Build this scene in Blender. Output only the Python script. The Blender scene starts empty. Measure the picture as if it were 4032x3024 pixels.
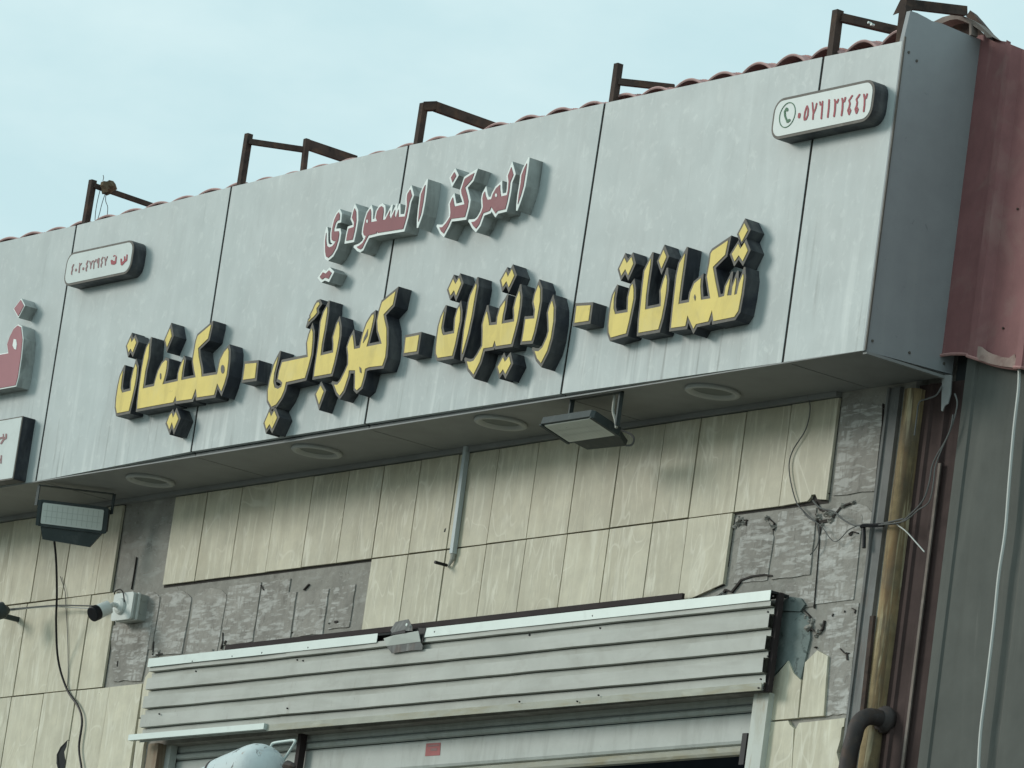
import bpy, math, random
from mathutils import Vector, Matrix
from mathutils.geometry import delaunay_2d_cdt

random.seed(7)
scene = bpy.context.scene
C = scene.collection
R = math.radians

# ------------------------------------------------------------------ camera
Z0 = 6.1                       # height of the sign fascia's lower edge above the ground
W, H = 4032.0, 3024.0
FPX = 23280.0
YAW, PITCH, ROLL = -0.96084, 0.21922, 0.13915
CAM = Vector((21.137, -12.410, -4.750 + Z0))
FWD = Vector((math.sin(YAW)*math.cos(PITCH), math.cos(YAW)*math.cos(PITCH), math.sin(PITCH)))
_r = Vector((math.cos(YAW), -math.sin(YAW), 0)); _u = _r.cross(FWD)
RIGHT = _r*math.cos(ROLL) + _u*math.sin(ROLL)
UP = -_r*math.sin(ROLL) + _u*math.cos(ROLL)
D = 0.3915                     # depth of the soffit: sign face at y = 0, tiled wall at y = D

cd = bpy.data.cameras.new('camera'); cam = bpy.data.objects.new('camera', cd); C.objects.link(cam)
cd.sensor_width = 36; cd.lens = 36*FPX/W; cd.clip_start = 0.5; cd.clip_end = 2000
m = Matrix((RIGHT, UP, -FWD)).transposed().to_4x4(); m.translation = CAM
cam.matrix_world = m
scene.camera = cam
scene.view_settings.view_transform = 'Standard'
scene.view_settings.look = 'None'
scene.view_settings.exposure = 0.19
scene.view_settings.gamma = 1.0

# ------------------------------------------------------------------ sky + sun (hazy daylight, sun low on the left)
SUN_AZ = R(-137.0)             # direction the light comes from, compass angle in plan measured from +Y towards +X
SUN_EL = R(19.0)
world = bpy.data.worlds.new('World'); scene.world = world; world.use_nodes = True
wn = world.node_tree.nodes; wl = world.node_tree.links; wn.clear()
out = wn.new('ShaderNodeOutputWorld'); bg = wn.new('ShaderNodeBackground'); bg.inputs['Strength'].default_value = 0.1
sky = wn.new('ShaderNodeTexSky'); sky.sky_type = 'NISHITA'; sky.sun_disc = False
sky.sun_elevation = SUN_EL; sky.sun_rotation = SUN_AZ; sky.dust_density = 6; sky.air_density = 1.5; sky.ozone_density = 2
tc = wn.new('ShaderNodeTexCoord')
mp = wn.new('ShaderNodeMapping'); mp.inputs['Scale'].default_value = (1.0, 1.0, 2.2)
nz = wn.new('ShaderNodeTexNoise'); nz.inputs['Scale'].default_value = 13; nz.inputs['Detail'].default_value = 5; nz.inputs['Roughness'].default_value = 0.55
rmp = wn.new('ShaderNodeValToRGB')
rmp.color_ramp.elements[0].position = 0.36; rmp.color_ramp.elements[0].color = (5.25, 7.25, 7.65, 1)
rmp.color_ramp.elements[1].position = 0.68; rmp.color_ramp.elements[1].color = (6.5, 8.2, 8.4, 1)
mx = wn.new('ShaderNodeMix'); mx.data_type = 'RGBA'; mx.inputs[0].default_value = 0.94
wl.new(tc.outputs['Generated'], mp.inputs['Vector']); wl.new(mp.outputs[0], nz.inputs['Vector'])
wl.new(nz.outputs['Fac'], rmp.inputs[0]); wl.new(sky.outputs[0], mx.inputs[6]); wl.new(rmp.outputs[0], mx.inputs[7])
wl.new(mx.outputs[2], bg.inputs['Color']); wl.new(bg.outputs[0], out.inputs['Surface'])
sl = bpy.data.lights.new('sun', 'SUN'); sl.energy = 1.25; sl.angle = R(17); sl.color = (1.0, 0.97, 0.90)
sun = bpy.data.objects.new('sun', sl); C.objects.link(sun)
sd = Vector((math.sin(SUN_AZ)*math.cos(SUN_EL), math.cos(SUN_AZ)*math.cos(SUN_EL), math.sin(SUN_EL)))
sun.rotation_euler = sd.to_track_quat('Z', 'Y').to_euler()

# ------------------------------------------------------------------ measuring helpers: photo measurements -> metres on a known plane
def ray(px, py):
    return (RIGHT*((px-W/2)/FPX) + UP*((H/2-py)/FPX) + FWD)
def P(px, py, Y):              # the point of the vertical plane y = Y seen there
    d = ray(px, py); t = (Y-CAM.y)/d.y; return CAM + d*t
def PX(px, py, X):             # the point of the vertical plane x = X seen there
    d = ray(px, py); t = (X-CAM.x)/d.x; return CAM + d*t
def project(v):
    c = v-CAM; z = c.dot(FWD); return (W/2+FPX*c.dot(RIGHT)/z, H/2-FPX*c.dot(UP)/z)
ZOOMS = dict(A=(430,1240,3.3167), B=(650,1240,4.1475), C=(1020,1160,2.8605), D=(1300,1100,3.1905), E=(1700,1060,4.147),
             F=(1880,1020,3.318), G=(2380,960,4.147), H=(2620,840,3.3175), R1=(1240,780,4.3667), R2=(1400,700,5.183),
             R3=(1700,620,4.809), L=(0,1120,2.075), REG=(240,920,6.144), PH=(3020,300,4.424), Z4=(1400,1000,2.37),
             Z5=(2200,800,2.4578), Z6=(3000,0,2.1434), Z6b=(2000,1400,1.58), Z7=(3200,1300,2.0733), Z8=(2700,2000,1.62),
             Z9=(3400,0,3.5), ZL=(0,1800,2.212), ZM=(0,2300,2.011), ZN=(1000,2300,2.011), ZO=(1900,2200,1.8433),
             ZP=(1500,1700,2.011), ZT=(800,2820,4.424), Z7b=(0,500,1.4747), Z8b=(1500,200,1.7015), S=(0,0,1.0))
def q(z, x, y):
    o = ZOOMS[z]; return (o[0]+x/o[2], o[1]+y/o[2])
def Q(z, x, y, Y): return P(*q(z, x, y), Y)

# ------------------------------------------------------------------ object helpers
def empty(name, label, cat, loc=(0,0,0), group=None):
    o = bpy.data.objects.new(name, None); C.objects.link(o); o.location = loc; o.empty_display_size = 0.1
    tag(o, label, cat, group); return o
def tag(o, label=None, cat=None, group=None, kind=None):
    if label: o['label'] = label
    if cat: o['category'] = cat
    if group: o['group'] = group
    if kind: o['kind'] = kind
    return o
def obj(name, vs, fs, mat, parent=None, smooth=False):
    me = bpy.data.meshes.new(name)
    off = Vector(parent.location) if parent is not None and parent.parent is None else Vector((0,0,0))
    if parent is not None and parent.parent is not None: off = Vector(parent.parent.location)
    me.from_pydata([tuple(Vector(v)-off) for v in vs], [], fs)
    me.materials.append(mat)
    me.update()
    if smooth:
        for p in me.polygons: p.use_smooth = True
    o = bpy.data.objects.new(name, me); C.objects.link(o)
    if parent is not None: o.parent = parent
    return o
class MB:
    def __init__(s): s.v = []; s.f = []
    def add(s, vs, fs):
        n = len(s.v); s.v += [Vector(v) for v in vs]; s.f += [tuple(i+n for i in f) for f in fs]; return s
    def box(s, a, b):
        x0,y0,z0 = a; x1,y1,z1 = b
        return s.add([(x0,y0,z0),(x1,y0,z0),(x1,y1,z0),(x0,y1,z0),(x0,y0,z1),(x1,y0,z1),(x1,y1,z1),(x0,y1,z1)],
                     [(0,3,2,1),(4,5,6,7),(0,1,5,4),(1,2,6,5),(2,3,7,6),(3,0,4,7)])
    def bar(s, a, b, w, h=None, up=(0,0,1)):       # box section between two points
        a = Vector(a); b = Vector(b); h = h or w; d = (b-a).normalized(); up = Vector(up)
        if abs(d.dot(up)) > 0.95: up = Vector((0,1,0))
        sx = d.cross(up).normalized()*w/2; sz = sx.cross(d).normalized()*h/2
        vs = [p+i*sx+j*sz for p in (a,b) for i,j in ((-1,-1),(1,-1),(1,1),(-1,1))]
        return s.add(vs, [(0,1,2,3),(7,6,5,4),(0,4,5,1),(1,5,6,2),(2,6,7,3),(3,7,4,0)])
    def tube(s, pts, r, n=8, cap=True):
        pts = [Vector(p) for p in pts]; rings = []
        t0 = (pts[1]-pts[0]).normalized(); ref = Vector((0,0,1)) if abs(t0.z) < .9 else Vector((0,1,0))
        u = t0.cross(ref).normalized()
        rr = r if isinstance(r, (list, tuple)) else [r]*len(pts)
        vs = []
        for i, p in enumerate(pts):
            t = ((pts[min(i+1,len(pts)-1)]-pts[max(i-1,0)])).normalized()
            u = (u - t*u.dot(t)).normalized(); w = t.cross(u)
            vs += [p + rr[i]*(u*math.cos(2*math.pi*k/n)+w*math.sin(2*math.pi*k/n)) for k in range(n)]
        fs = [(i*n+k, i*n+(k+1)%n, (i+1)*n+(k+1)%n, (i+1)*n+k) for i in range(len(pts)-1) for k in range(n)]
        if cap: fs += [tuple(range(n-1,-1,-1)), tuple((len(pts)-1)*n+k for k in range(n))]
        return s.add(vs, fs)
    def make(s, name, mat, parent=None, smooth=False): return obj(name, s.v, s.f, mat, parent, smooth)
def curve_pts(pts, n=6):                              # Catmull-Rom through 3D points
    pts = [Vector(p) for p in pts]; out = []
    for i in range(len(pts)-1):
        p0 = pts[max(i-1,0)]; p1 = pts[i]; p2 = pts[i+1]; p3 = pts[min(i+2,len(pts)-1)]
        for k in range(n):
            t = k/n
            out.append(0.5*((2*p1)+(-p0+p2)*t+(2*p0-5*p1+4*p2-p3)*t*t+(-p0+3*p1-3*p2+p3)*t**3))
    out.append(pts[-1]); return out
def area2(p): return sum(p[i][0]*p[(i+1)%len(p)][1]-p[(i+1)%len(p)][0]*p[i][1] for i in range(len(p)))
def ccw(p): return p if area2(p) > 0 else p[::-1]
def cdt(polys):
    vs = []; fs = []
    for p in polys:
        n = len(vs); p = ccw(p); vs += [Vector((a[0], a[1])) for a in p]; fs.append(list(range(n, n+len(p))))
    r = delaunay_2d_cdt(vs, [], fs, 1, 1e-7)
    return [tuple(v) for v in r[0]], [tuple(f) for f, og in zip(r[2], r[5]) if og]
def grown(poly, w, miter=2.2):                        # polygon + offset band, as a list of polygons to be merged
    p = ccw(poly); n = len(p); out = [p]; V2 = lambda a: Vector((a[0], a[1]))
    nor = []
    for i in range(n):
        d = V2(p[(i+1)%n])-V2(p[i]); d.normalize(); nor.append(Vector((d.y, -d.x)))
    for i in range(n):
        a = V2(p[i]); b = V2(p[(i+1)%n]); m_ = nor[i]*w
        out.append([tuple(a), tuple(a+m_), tuple(b+m_), tuple(b)])
        n0 = nor[i-1]; n1 = nor[i]; cr = n0.x*n1.y-n0.y*n1.x
        if cr > 1e-4 or n0.dot(n1) < -.99:
            h = (n0+n1); L = h.length
            if L > 1e-3:
                h = h/L; k = min(miter, 1/max(h.dot(n0), 1e-3))
                t = Vector((-h.y, h.x)); base = a+h*w*k
                if k >= miter:
                    s_ = w*0.35; out.append([tuple(a), tuple(a+n0*w), tuple(base-t*s_), tuple(base+t*s_), tuple(a+n1*w)])
                else: out.append([tuple(a), tuple(a+n0*w), tuple(base), tuple(a+n1*w)])
    return [o for o in out if abs(area2(o)) > 1e-9]
def slab(name, polys, y0, y1, mat, parent=None, matrix=None):   # merged 2D polygons (x,z) with front at y0, back at y1
    v2, tris = cdt(polys); n = len(v2)
    vs = [(x, y0, z) for x, z in v2]+[(x, y1, z) for x, z in v2]
    fs = []; ed = {}
    for t in tris:
        fs.append(t); 
        for i in range(len(t)):
            a, b = t[i], t[(i+1)%len(t)]; ed[(a,b)] = ed.get((a,b), 0)+1
    for (a, b) in ed:
        if (b, a) not in ed: fs.append((b, a, a+n, b+n))
    fs += [tuple(i+n for i in reversed(t)) for t in tris]
    return obj(name, vs, fs, mat, parent)
def stroke_polys(pts, w):                             # 2D strokes -> polygons
    out = []
    for i in range(len(pts)-1):
        a = Vector(pts[i]); b = Vector(pts[i+1]); d = (b-a)
        if d.length < 1e-6: continue
        d.normalize(); nn = Vector((-d.y, d.x))*w/2
        out.append([tuple(a+nn), tuple(a-nn), tuple(b-nn), tuple(b+nn)])
    for p in pts: out.append([(p[0]+w/2*math.cos(k*math.pi/4+.4), p[1]+w/2*math.sin(k*math.pi/4+.4)) for k in range(8)])
    return out
def xz(v): return (v.x, v.z)
def pz(z, pts, Y): return [xz(Q(z, a, b, Y)) for a, b in pts]

# ------------------------------------------------------------------ materials
def lin(r, g, b):
    f = lambda c: (c/255/12.92) if c/255 <= .04045 else ((c/255+.055)/1.055)**2.4
    return (f(r), f(g), f(b), 1)
def material(name, base, rough=.7, metal=0, spec=.5, streak=None, spots=None, bump=0, bscale=60, fine=None, coat=0, extra=None, comb=None, scribble=None, buckle=0, drips=None):
    """base colour (linear); streak/spots = list of (colour, scale xyz, low, high, amount) masks mixed over it"""
    mt = bpy.data.materials.new(name); mt.use_nodes = True; nt = mt.node_tree; N = nt.nodes; Lk = nt.links
    b = N['Principled BSDF']; b.inputs['Roughness'].default_value = rough; b.inputs['Metallic'].default_value = metal
    b.inputs['Specular IOR Level'].default_value = spec*.35
    t = N.new('ShaderNodeTexCoord'); geo = N.new('ShaderNodeNewGeometry'); oi = N.new('ShaderNodeObjectInfo')
    addv = N.new('ShaderNodeVectorMath'); addv.operation = 'MULTIPLY_ADD'
    cmb = N.new('ShaderNodeCombineXYZ')
    for k in range(3): Lk.new(oi.outputs['Random'], cmb.inputs[k])
    Lk.new(cmb.outputs[0], addv.inputs[0]); addv.inputs[1].default_value = (7.3, 3.1, 11.7) if extra == 'perobj' else (0,0,0)
    Lk.new(geo.outputs['Position'], addv.inputs[2])
    col = None
    rgb = N.new('ShaderNodeRGB'); rgb.outputs[0].default_value = tuple(base[:3])+(1,); col = rgb.outputs[0]
    if fine is None: fine = .06
    nf = N.new('ShaderNodeTexNoise'); nf.inputs['Scale'].default_value = 9; nf.inputs['Detail'].default_value = 8; nf.inputs['Roughness'].default_value = .65
    Lk.new(addv.outputs[0], nf.inputs['Vector'])
    mr = N.new('ShaderNodeMapRange'); mr.inputs[1].default_value = .25; mr.inputs[2].default_value = .75
    mr.inputs[3].default_value = 1-fine*1.6; mr.inputs[4].default_value = 1+fine*1.6; Lk.new(nf.outputs['Fac'], mr.inputs[0])
    vm = N.new('ShaderNodeVectorMath'); vm.operation = 'SCALE'; Lk.new(col, vm.inputs[0]); Lk.new(mr.outputs[0], vm.inputs['Scale']); col = vm.outputs[0]
    if extra == 'perobj':
        m3 = N.new('ShaderNodeMapRange'); m3.inputs[3].default_value = .87 if not drips else .955; m3.inputs[4].default_value = 1.06 if not drips else 1.025; Lk.new(oi.outputs['Random'], m3.inputs[0])
        v3 = N.new('ShaderNodeVectorMath'); v3.operation = 'SCALE'; Lk.new(col, v3.inputs[0]); Lk.new(m3.outputs[0], v3.inputs['Scale']); col = v3.outputs[0]
    for (c, sc, lo, hi, amt) in (streak or [])+(spots or []):
        mpn = N.new('ShaderNodeMapping'); mpn.inputs['Scale'].default_value = sc
        mpn.inputs['Location'].default_value = (random.uniform(0,50), random.uniform(0,50), random.uniform(0,50))
        nn = N.new('ShaderNodeTexNoise'); nn.inputs['Scale'].default_value = 1; nn.inputs['Detail'].default_value = 5; nn.inputs['Roughness'].default_value = .6
        nn.inputs['Distortion'].default_value = .6
        Lk.new(addv.outputs[0], mpn.inputs[0]); Lk.new(mpn.outputs[0], nn.inputs['Vector'])
        rr = N.new('ShaderNodeMapRange'); rr.inputs[1].default_value = lo; rr.inputs[2].default_value = hi; rr.inputs[3].default_value = 0; rr.inputs[4].default_value = amt
        Lk.new(nn.outputs['Fac'], rr.inputs[0])
        mm = N.new('ShaderNodeMix'); mm.data_type = 'RGBA'; Lk.new(rr.outputs[0], mm.inputs[0]); Lk.new(col, mm.inputs[6]); mm.inputs[7].default_value = tuple(c[:3])+(1,)
        col = mm.outputs[2]
    def over(fac, c):
        nonlocal col
        mm = N.new('ShaderNodeMix'); mm.data_type = 'RGBA'; Lk.new(fac, mm.inputs[0]); Lk.new(col, mm.inputs[6]); mm.inputs[7].default_value = tuple(c[:3])+(1,); col = mm.outputs[2]
    def noise(sc, det=4, dist=0, loc=None):
        mpn = N.new('ShaderNodeMapping'); mpn.inputs['Scale'].default_value = sc; mpn.inputs['Location'].default_value = loc or (random.uniform(0,50), random.uniform(0,50), random.uniform(0,50))
        nn = N.new('ShaderNodeTexNoise'); nn.inputs['Scale'].default_value = 1; nn.inputs['Detail'].default_value = det; nn.inputs['Distortion'].default_value = dist
        Lk.new(addv.outputs[0], mpn.inputs[0]); Lk.new(mpn.outputs[0], nn.inputs['Vector']); return nn.outputs['Fac']
    def rng(v, lo, hi, a=0, b_=1):
        rr = N.new('ShaderNodeMapRange'); rr.inputs[1].default_value = lo; rr.inputs[2].default_value = hi; rr.inputs[3].default_value = a; rr.inputs[4].default_value = b_; Lk.new(v, rr.inputs[0]); return rr.outputs[0]
    def math_(op, a, b_):
        n_ = N.new('ShaderNodeMath'); n_.operation = op
        for i_, x_ in enumerate((a, b_)):
            if isinstance(x_, (int, float)): n_.inputs[i_].default_value = x_
            else: Lk.new(x_, n_.inputs[i_])
        return n_.outputs[0]
    if comb:                                          # broken rows of trowel marks
        rows = rng(noise((9, 9, 62), 3, .3), .49, .57)
        cols = rng(noise((48, 48, 9), 3, .3), .40, .50)
        area = rng(noise((6, 6, 6), 3), .44, .54)
        over(math_('MULTIPLY', math_('MULTIPLY', rows, cols), math_('MULTIPLY', area, .7)), comb)
        rows2 = rng(noise((16, 16, 70), 2, .2), .56, .64); over(math_('MULTIPLY', rows2, .5), comb)
    if scribble:                                      # thin light scuffs with a curly course
        for sc in ((5, 5, 2.2), (9, 9, 2.6)):
            f = noise(sc, 1.0, 1.2); d_ = math_('ABSOLUTE', math_('SUBTRACT', f, .5), 0)
            line = rng(d_, .004, .016, 1, 0); mask = rng(noise((3.2, 3.2, 3.2), 2), .47, .56)
            over(math_('MULTIPLY', math_('MULTIPLY', line, mask), scribble[1]), scribble[0])
    if drips:                                         # dirt runs that gather towards the lower edge
        sep = N.new('ShaderNodeSeparateXYZ'); Lk.new(geo.outputs['Position'], sep.inputs[0])
        hgt_ = rng(sep.outputs[2], drips[0], drips[0]+.62, 1, 0)
        run = rng(noise((48, 48, 1.9), 4, .1), .57, .72); blot = rng(noise((7, 7, 3), 3), .42, .62)
        over(math_('MULTIPLY', math_('MULTIPLY', run, hgt_), math_('MULTIPLY', blot, .75)), drips[1])
        pale = rng(noise((22, 22, 1.6), 4, .1), .54, .70); over(math_('MULTIPLY', math_('MULTIPLY', pale, hgt_), .55), (.70,.74,.72))
    Lk.new(col, b.inputs['Base Color'])
    if buckle:
        nb2 = noise((2.2, 2.2, 2.2), 2); bp2 = N.new('ShaderNodeBump'); bp2.inputs['Strength'].default_value = buckle; bp2.inputs['Distance'].default_value = .012
        Lk.new(nb2, bp2.inputs['Height']); Lk.new(bp2.outputs[0], b.inputs['Normal'])
    if bump:
        nb = N.new('ShaderNodeTexNoise'); nb.inputs['Scale'].default_value = bscale; nb.inputs['Detail'].default_value = 6
        Lk.new(addv.outputs[0], nb.inputs['Vector'])
        bp = N.new('ShaderNodeBump'); bp.inputs['Strength'].default_value = bump; bp.inputs['Distance'].default_value = .004
        Lk.new(nb.outputs['Fac'], bp.inputs['Height']); Lk.new(bp.outputs[0], b.inputs['Normal'])
    return mt
M = {}
M['panel'] = material('composite_panel', (.435,.485,.48), .42, 0, .9, fine=.035, buckle=.8, extra='perobj', drips=(Z0, (.17,.19,.18)),
    streak=[((.32,.355,.35), (9,9,.9), .50, .78, .32), ((.56,.61,.605), (14,14,1.6), .50, .72, .35), ((.17,.19,.18), (40,40,2.6), .64, .80, .40)],
    spots=[((.2,.22,.2), (60,60,60), .70, .78, .5), ((.58,.635,.63), (3,3,3), .45, .75, .35), ((.37,.40,.39), (1.6,1.6,1.2), .5, .72, .35), ((.66,.70,.68), (30,30,22), .55, .72, .35)])
M['side_panel'] = material('side_panel_shaded_grey', (.31,.325,.335), .5, .0, .5, fine=.04, streak=[((.36,.375,.38), (5,5,1), .5, .75, .5)], spots=[((.10,.10,.1), (30,30,30), .68, .76, .4)], buckle=.5)  # front panel material darkened: the shade on this side is put into the colour
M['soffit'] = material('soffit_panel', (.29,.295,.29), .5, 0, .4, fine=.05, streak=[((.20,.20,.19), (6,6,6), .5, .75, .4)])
M['dark_gap'] = material('dark_gap', (.035,.037,.038), .9, fine=.1)
M['dust'] = material('dusty_metal', (.34,.25,.22), .9, fine=.25, spots=[((.2,.11,.1), (20,20,20), .5, .65, .7)])
M['crack_dark'] = material('crack_dark', (.06,.052,.048), .95, fine=.2)
M['sealant'] = material('black_sealant', (.028,.026,.024), .9, fine=.3)
M['tile'] = material('cream_tile', (.59,.55,.42), .40, 0, .6, fine=.11, extra='perobj', scribble=((.80,.77,.65), .36),
    streak=[((.42,.38,.275), (9,9,1.3), .44, .72, .7), ((.74,.71,.58), (40,40,5), .54, .68, .65), ((.76,.73,.60), (15,15,3), .58, .68, .6), ((.29,.27,.205), (60,60,3.5), .60, .74, .5)],
    spots=[((.70,.67,.55), (4,4,4), .5, .8, .3), ((.28,.25,.19), (45,45,40), .69, .76, .5)])
M['cement'] = material('cement_render', (.32,.305,.275), .92, 0, .2, fine=.16, bump=1, bscale=38,
    spots=[((.44,.43,.40), (5,5,16), .54, .66, .6), ((.20,.185,.165), (7,7,7), .56, .72, .55), ((.50,.49,.46), (28,28,90), .60, .68, .5), ((.16,.15,.135), (26,26,26), .6, .7, .5)])
M['pad'] = material('adhesive_pad', (.345,.325,.295), .93, 0, .2, fine=.16, bump=1, bscale=60, extra='perobj', comb=(.58,.57,.54),
    spots=[((.54,.53,.50), (5,5,20), .56, .62, .7), ((.18,.165,.15), (50,50,14), .58, .68, .55), ((.19,.175,.155), (6,6,6), .58, .75, .5)])
M['green_plaster'] = material('green_plaster', (.19,.225,.215), .85, 0, .3, fine=.2, bump=1.0, bscale=25, spots=[((.09,.11,.105), (22,22,30), .58, .64, .8), ((.3,.33,.31), (9,9,9), .6, .7, .4)])
M['yellow'] = material('yellow_acrylic', (.82,.64,.19), .5, 0, .5, fine=.05, streak=[((.55,.43,.14), (14,14,4.5), .50, .72, .6)], spots=[((.28,.23,.10), (34,34,26), .66, .76, .55), ((.74,.62,.28), (6,6,6), .5, .7, .5)])
M['black_side'] = material('black_letter_side', (.038,.041,.050), .45, 0, .6, fine=.25, streak=[((.16,.16,.155), (10,10,3), .44, .68, .65), ((.02,.02,.025), (25,25,6), .5, .7, .6)])
M['dark_rim'] = material('dark_rim', (.125,.115,.10), .5, 0, .5, fine=.1, spots=[((.2,.185,.165), (20,20,20), .5, .7, .6)])
M['red'] = material('red_acrylic', (.235,.062,.078), .4, 0, .5, fine=.06, spots=[((.30,.12,.13), (8,8,8), .5, .75, .6)], streak=[((.14,.05,.055), (30,30,5), .58, .74, .4)])
M['pink'] = material('faded_red_acrylic', (.36,.14,.16), .4, 0, .5, fine=.05)
M['white_side'] = material('white_letter_side', (.38,.40,.385), .5, 0, .5, fine=.1, streak=[((.15,.155,.145), (16,16,4), .46, .66, .7), ((.5,.52,.5), (9,9,9), .5, .7, .5)])
M['white_rim'] = material('white_rim', (.80,.85,.82), .4, fine=.02)
M['sign_white'] = material('sign_white_face', (.62,.67,.65), .3, fine=.03, spots=[((.50,.54,.52), (12,12,12), .5, .75, .5)])
M['print_red'] = material('print_red', (.36,.075,.09), .5, fine=.05)
M['print_faded'] = material('print_faded_red', (.30,.17,.17), .5, fine=.05)
M['print_green'] = material('print_green', (.07,.17,.10), .5, fine=.05)
M['rust'] = material('rusty_steel', (.068,.050,.043), .8, .0, .3, fine=.25, spots=[((.15,.09,.06), (14,14,14), .5, .7, .6), ((.03,.026,.024), (30,30,30), .55, .7, .6)])
M['cap'] = material('weathered_cap', (.20,.165,.145), .85, fine=.2, spots=[((.30,.26,.23), (14,14,14), .5, .7, .6)])
M['roof_red'] = material('red_roof_sheet', (.42,.23,.215), .6, 0, .4, fine=.12, spots=[((.52,.36,.33), (10,10,10), .52, .7, .5), ((.20,.12,.11), (20,20,20), .58, .75, .5)])
M['roof_edge'] = material('dusty_red_edge', (.50,.33,.31), .7, 0, .3, fine=.12, spots=[((.34,.2,.19), (12,12,12), .52, .7, .6)])
M['red_clad'] = material('red_cladding', (.25,.115,.115), .55, 0, .4, fine=.1, streak=[((.17,.085,.085), (8,8,1.2), .5, .75, .6), ((.34,.20,.19), (24,24,2.5), .60, .76, .55)], spots=[((.30,.20,.18), (5,5,5), .54, .72, .5)])
M['brown'] = material('brown_sheet', (.066,.044,.041), .7, 0, .3, fine=.18, streak=[((.095,.068,.062), (20,20,1.2), .52, .72, .6), ((.13,.10,.08), (45,45,2), .68, .78, .4), ((.04,.028,.026), (16,16,.8), .55, .75, .6)])
M['grey_wall'] = material('grey_painted_sheet', (.112,.116,.106), .75, 0, .3, fine=.07, streak=[((.155,.158,.142), (5,5,.7), .5, .75, .6), ((.19,.19,.17), (30,30,2), .66, .78, .45), ((.09,.09,.08), (18,18,1.2), .6, .78, .4)])
M['stain_post'] = material('stained_post', (.27,.205,.115), .8, 0, .3, fine=.3, streak=[((.10,.078,.055), (44,44,2.2), .48, .64, .75), ((.52,.46,.31), (46,46,2.4), .55, .64, .75), ((.25,.14,.07), (18,18,3), .54, .68, .6), ((.15,.13,.10), (6,6,5), .5, .66, .6)], bump=.8, bscale=30)
M['steel_strip'] = material('grey_steel_strip', (.17,.17,.165), .7, .1, .4, fine=.15, streak=[((.27,.27,.26), (50,50,2.2), .52, .66, .7), ((.14,.075,.05), (12,12,2.5), .55, .72, .6)])
M['sheet'] = material('corrugated_sheet', (.49,.495,.455), .45, .0, .5, fine=.05, streak=[((.36,.355,.315), (1.6,1.6,18), .48, .70, .5), ((.58,.60,.56), (2,2,5), .5, .72, .4), ((.30,.27,.22), (20,20,3), .64, .76, .45)], spots=[((.2,.19,.16), (55,55,30), .67, .77, .6), ((.33,.32,.28), (5,5,9), .54, .7, .35)])
M['sheet_dirty'] = material('dirty_sheet_edge', (.40,.40,.34), .55, 0, .5, fine=.08, streak=[((.34,.30,.19), (4,4,22), .46, .66, .75), ((.52,.52,.44), (5,5,30), .56, .68, .6)])
M['flashing'] = material('flashing', (.63,.70,.67), .35, .1, .5, fine=.03, spots=[((.45,.5,.47), (8,8,8), .56, .75, .4)])
M['shutter'] = material('shutter_slat', (.53,.56,.53), .4, 0, .5, fine=.05, streak=[((.36,.38,.35), (14,14,2.5), .50, .72, .6)], spots=[((.2,.22,.2), (30,30,18), .64, .76, .5), ((.40,.42,.38), (4,4,6), .5, .7, .4)])
M['jamb'] = material('door_jamb', (.58,.60,.55), .5, 0, .5, fine=.05, streak=[((.34,.24,.13), (26,26,4), .56, .68, .8), ((.40,.38,.30), (16,16,5), .5, .7, .5)])
M['jamb_brown'] = material('old_jamb', (.33,.27,.20), .7, 0, .4, fine=.1, streak=[((.18,.10,.06), (16,16,3), .5, .7, .8)])
M['post_dark'] = material('dark_post', (.045,.036,.036), .7, 0, .3, fine=.15)
M['interior'] = material('dark_interior', (.08,.10,.13), .8, fine=.1)
M['lamp_body'] = material('lamp_housing', (.06,.072,.072), .5, 0, .4, fine=.1, spots=[((.12,.13,.125), (18,18,18), .55, .72, .5)])
M['lamp_glass'] = material('lamp_glass', (.66,.69,.64), .25, 0, .5, fine=.04)
M['lamp_grid'] = material('lamp_grid', (.50,.53,.48), .4)
M['cam_white'] = material('white_plastic', (.66,.69,.66), .4, 0, .5, fine=.03)
M['box_grey'] = material('grey_plastic_box', (.38,.40,.37), .5, 0, .5, fine=.05)
M['black'] = material('black_plastic', (.018,.018,.02), .45, 0, .5)
M['cable_grey'] = material('grey_cable', (.15,.15,.145), .6)
M['cable_white'] = material('white_cable', (.55,.56,.53), .5)
M['trunking'] = material('white_trunking', (.55,.61,.62), .4, fine=.03)
M['pipe'] = material('rusty_pipe', (.07,.06,.058), .65, .2, .4, fine=.2, spots=[((.13,.085,.06), (12,12,12), .5, .7, .6), ((.13,.13,.13), (25,25,25), .6, .7, .4)])
M['tank'] = material('white_tank_paint', (.62,.68,.68), .5, 0, .5, fine=.04, spots=[((.13,.12,.11), (34,34,18), .60, .65, .85), ((.38,.24,.17), (12,12,12), .62, .70, .7), ((.42,.47,.49), (9,9,9), .5, .68, .6)])
M['downlight'] = material('downlight_ring', (.46,.47,.45), .5, fine=.05)
M['downlight_in'] = material('downlight_inner', (.20,.215,.2), .6, fine=.05)
M['ground'] = material('sandy_asphalt', (.17,.16,.14), .95, 0, .2, fine=.2)
M['concrete'] = material('plain_concrete', (.28,.27,.25), .9, 0, .2, fine=.12, bump=.3)
M['rag'] = material('rag', (.13,.10,.065), .95, fine=.2)
M['sticker'] = material('red_sticker', (.42,.13,.13), .5, fine=.06)
M['foam'] = material('pale_rag_foam', (.40,.40,.36), .9, fine=.1)

# ------------------------------------------------------------------ ground
g = obj('ground', [(-400,-400,0),(400,-400,0),(400,400,0),(-400,400,0)], [(0,1,2,3)], M['ground']); tag(g, kind='structure')

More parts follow.
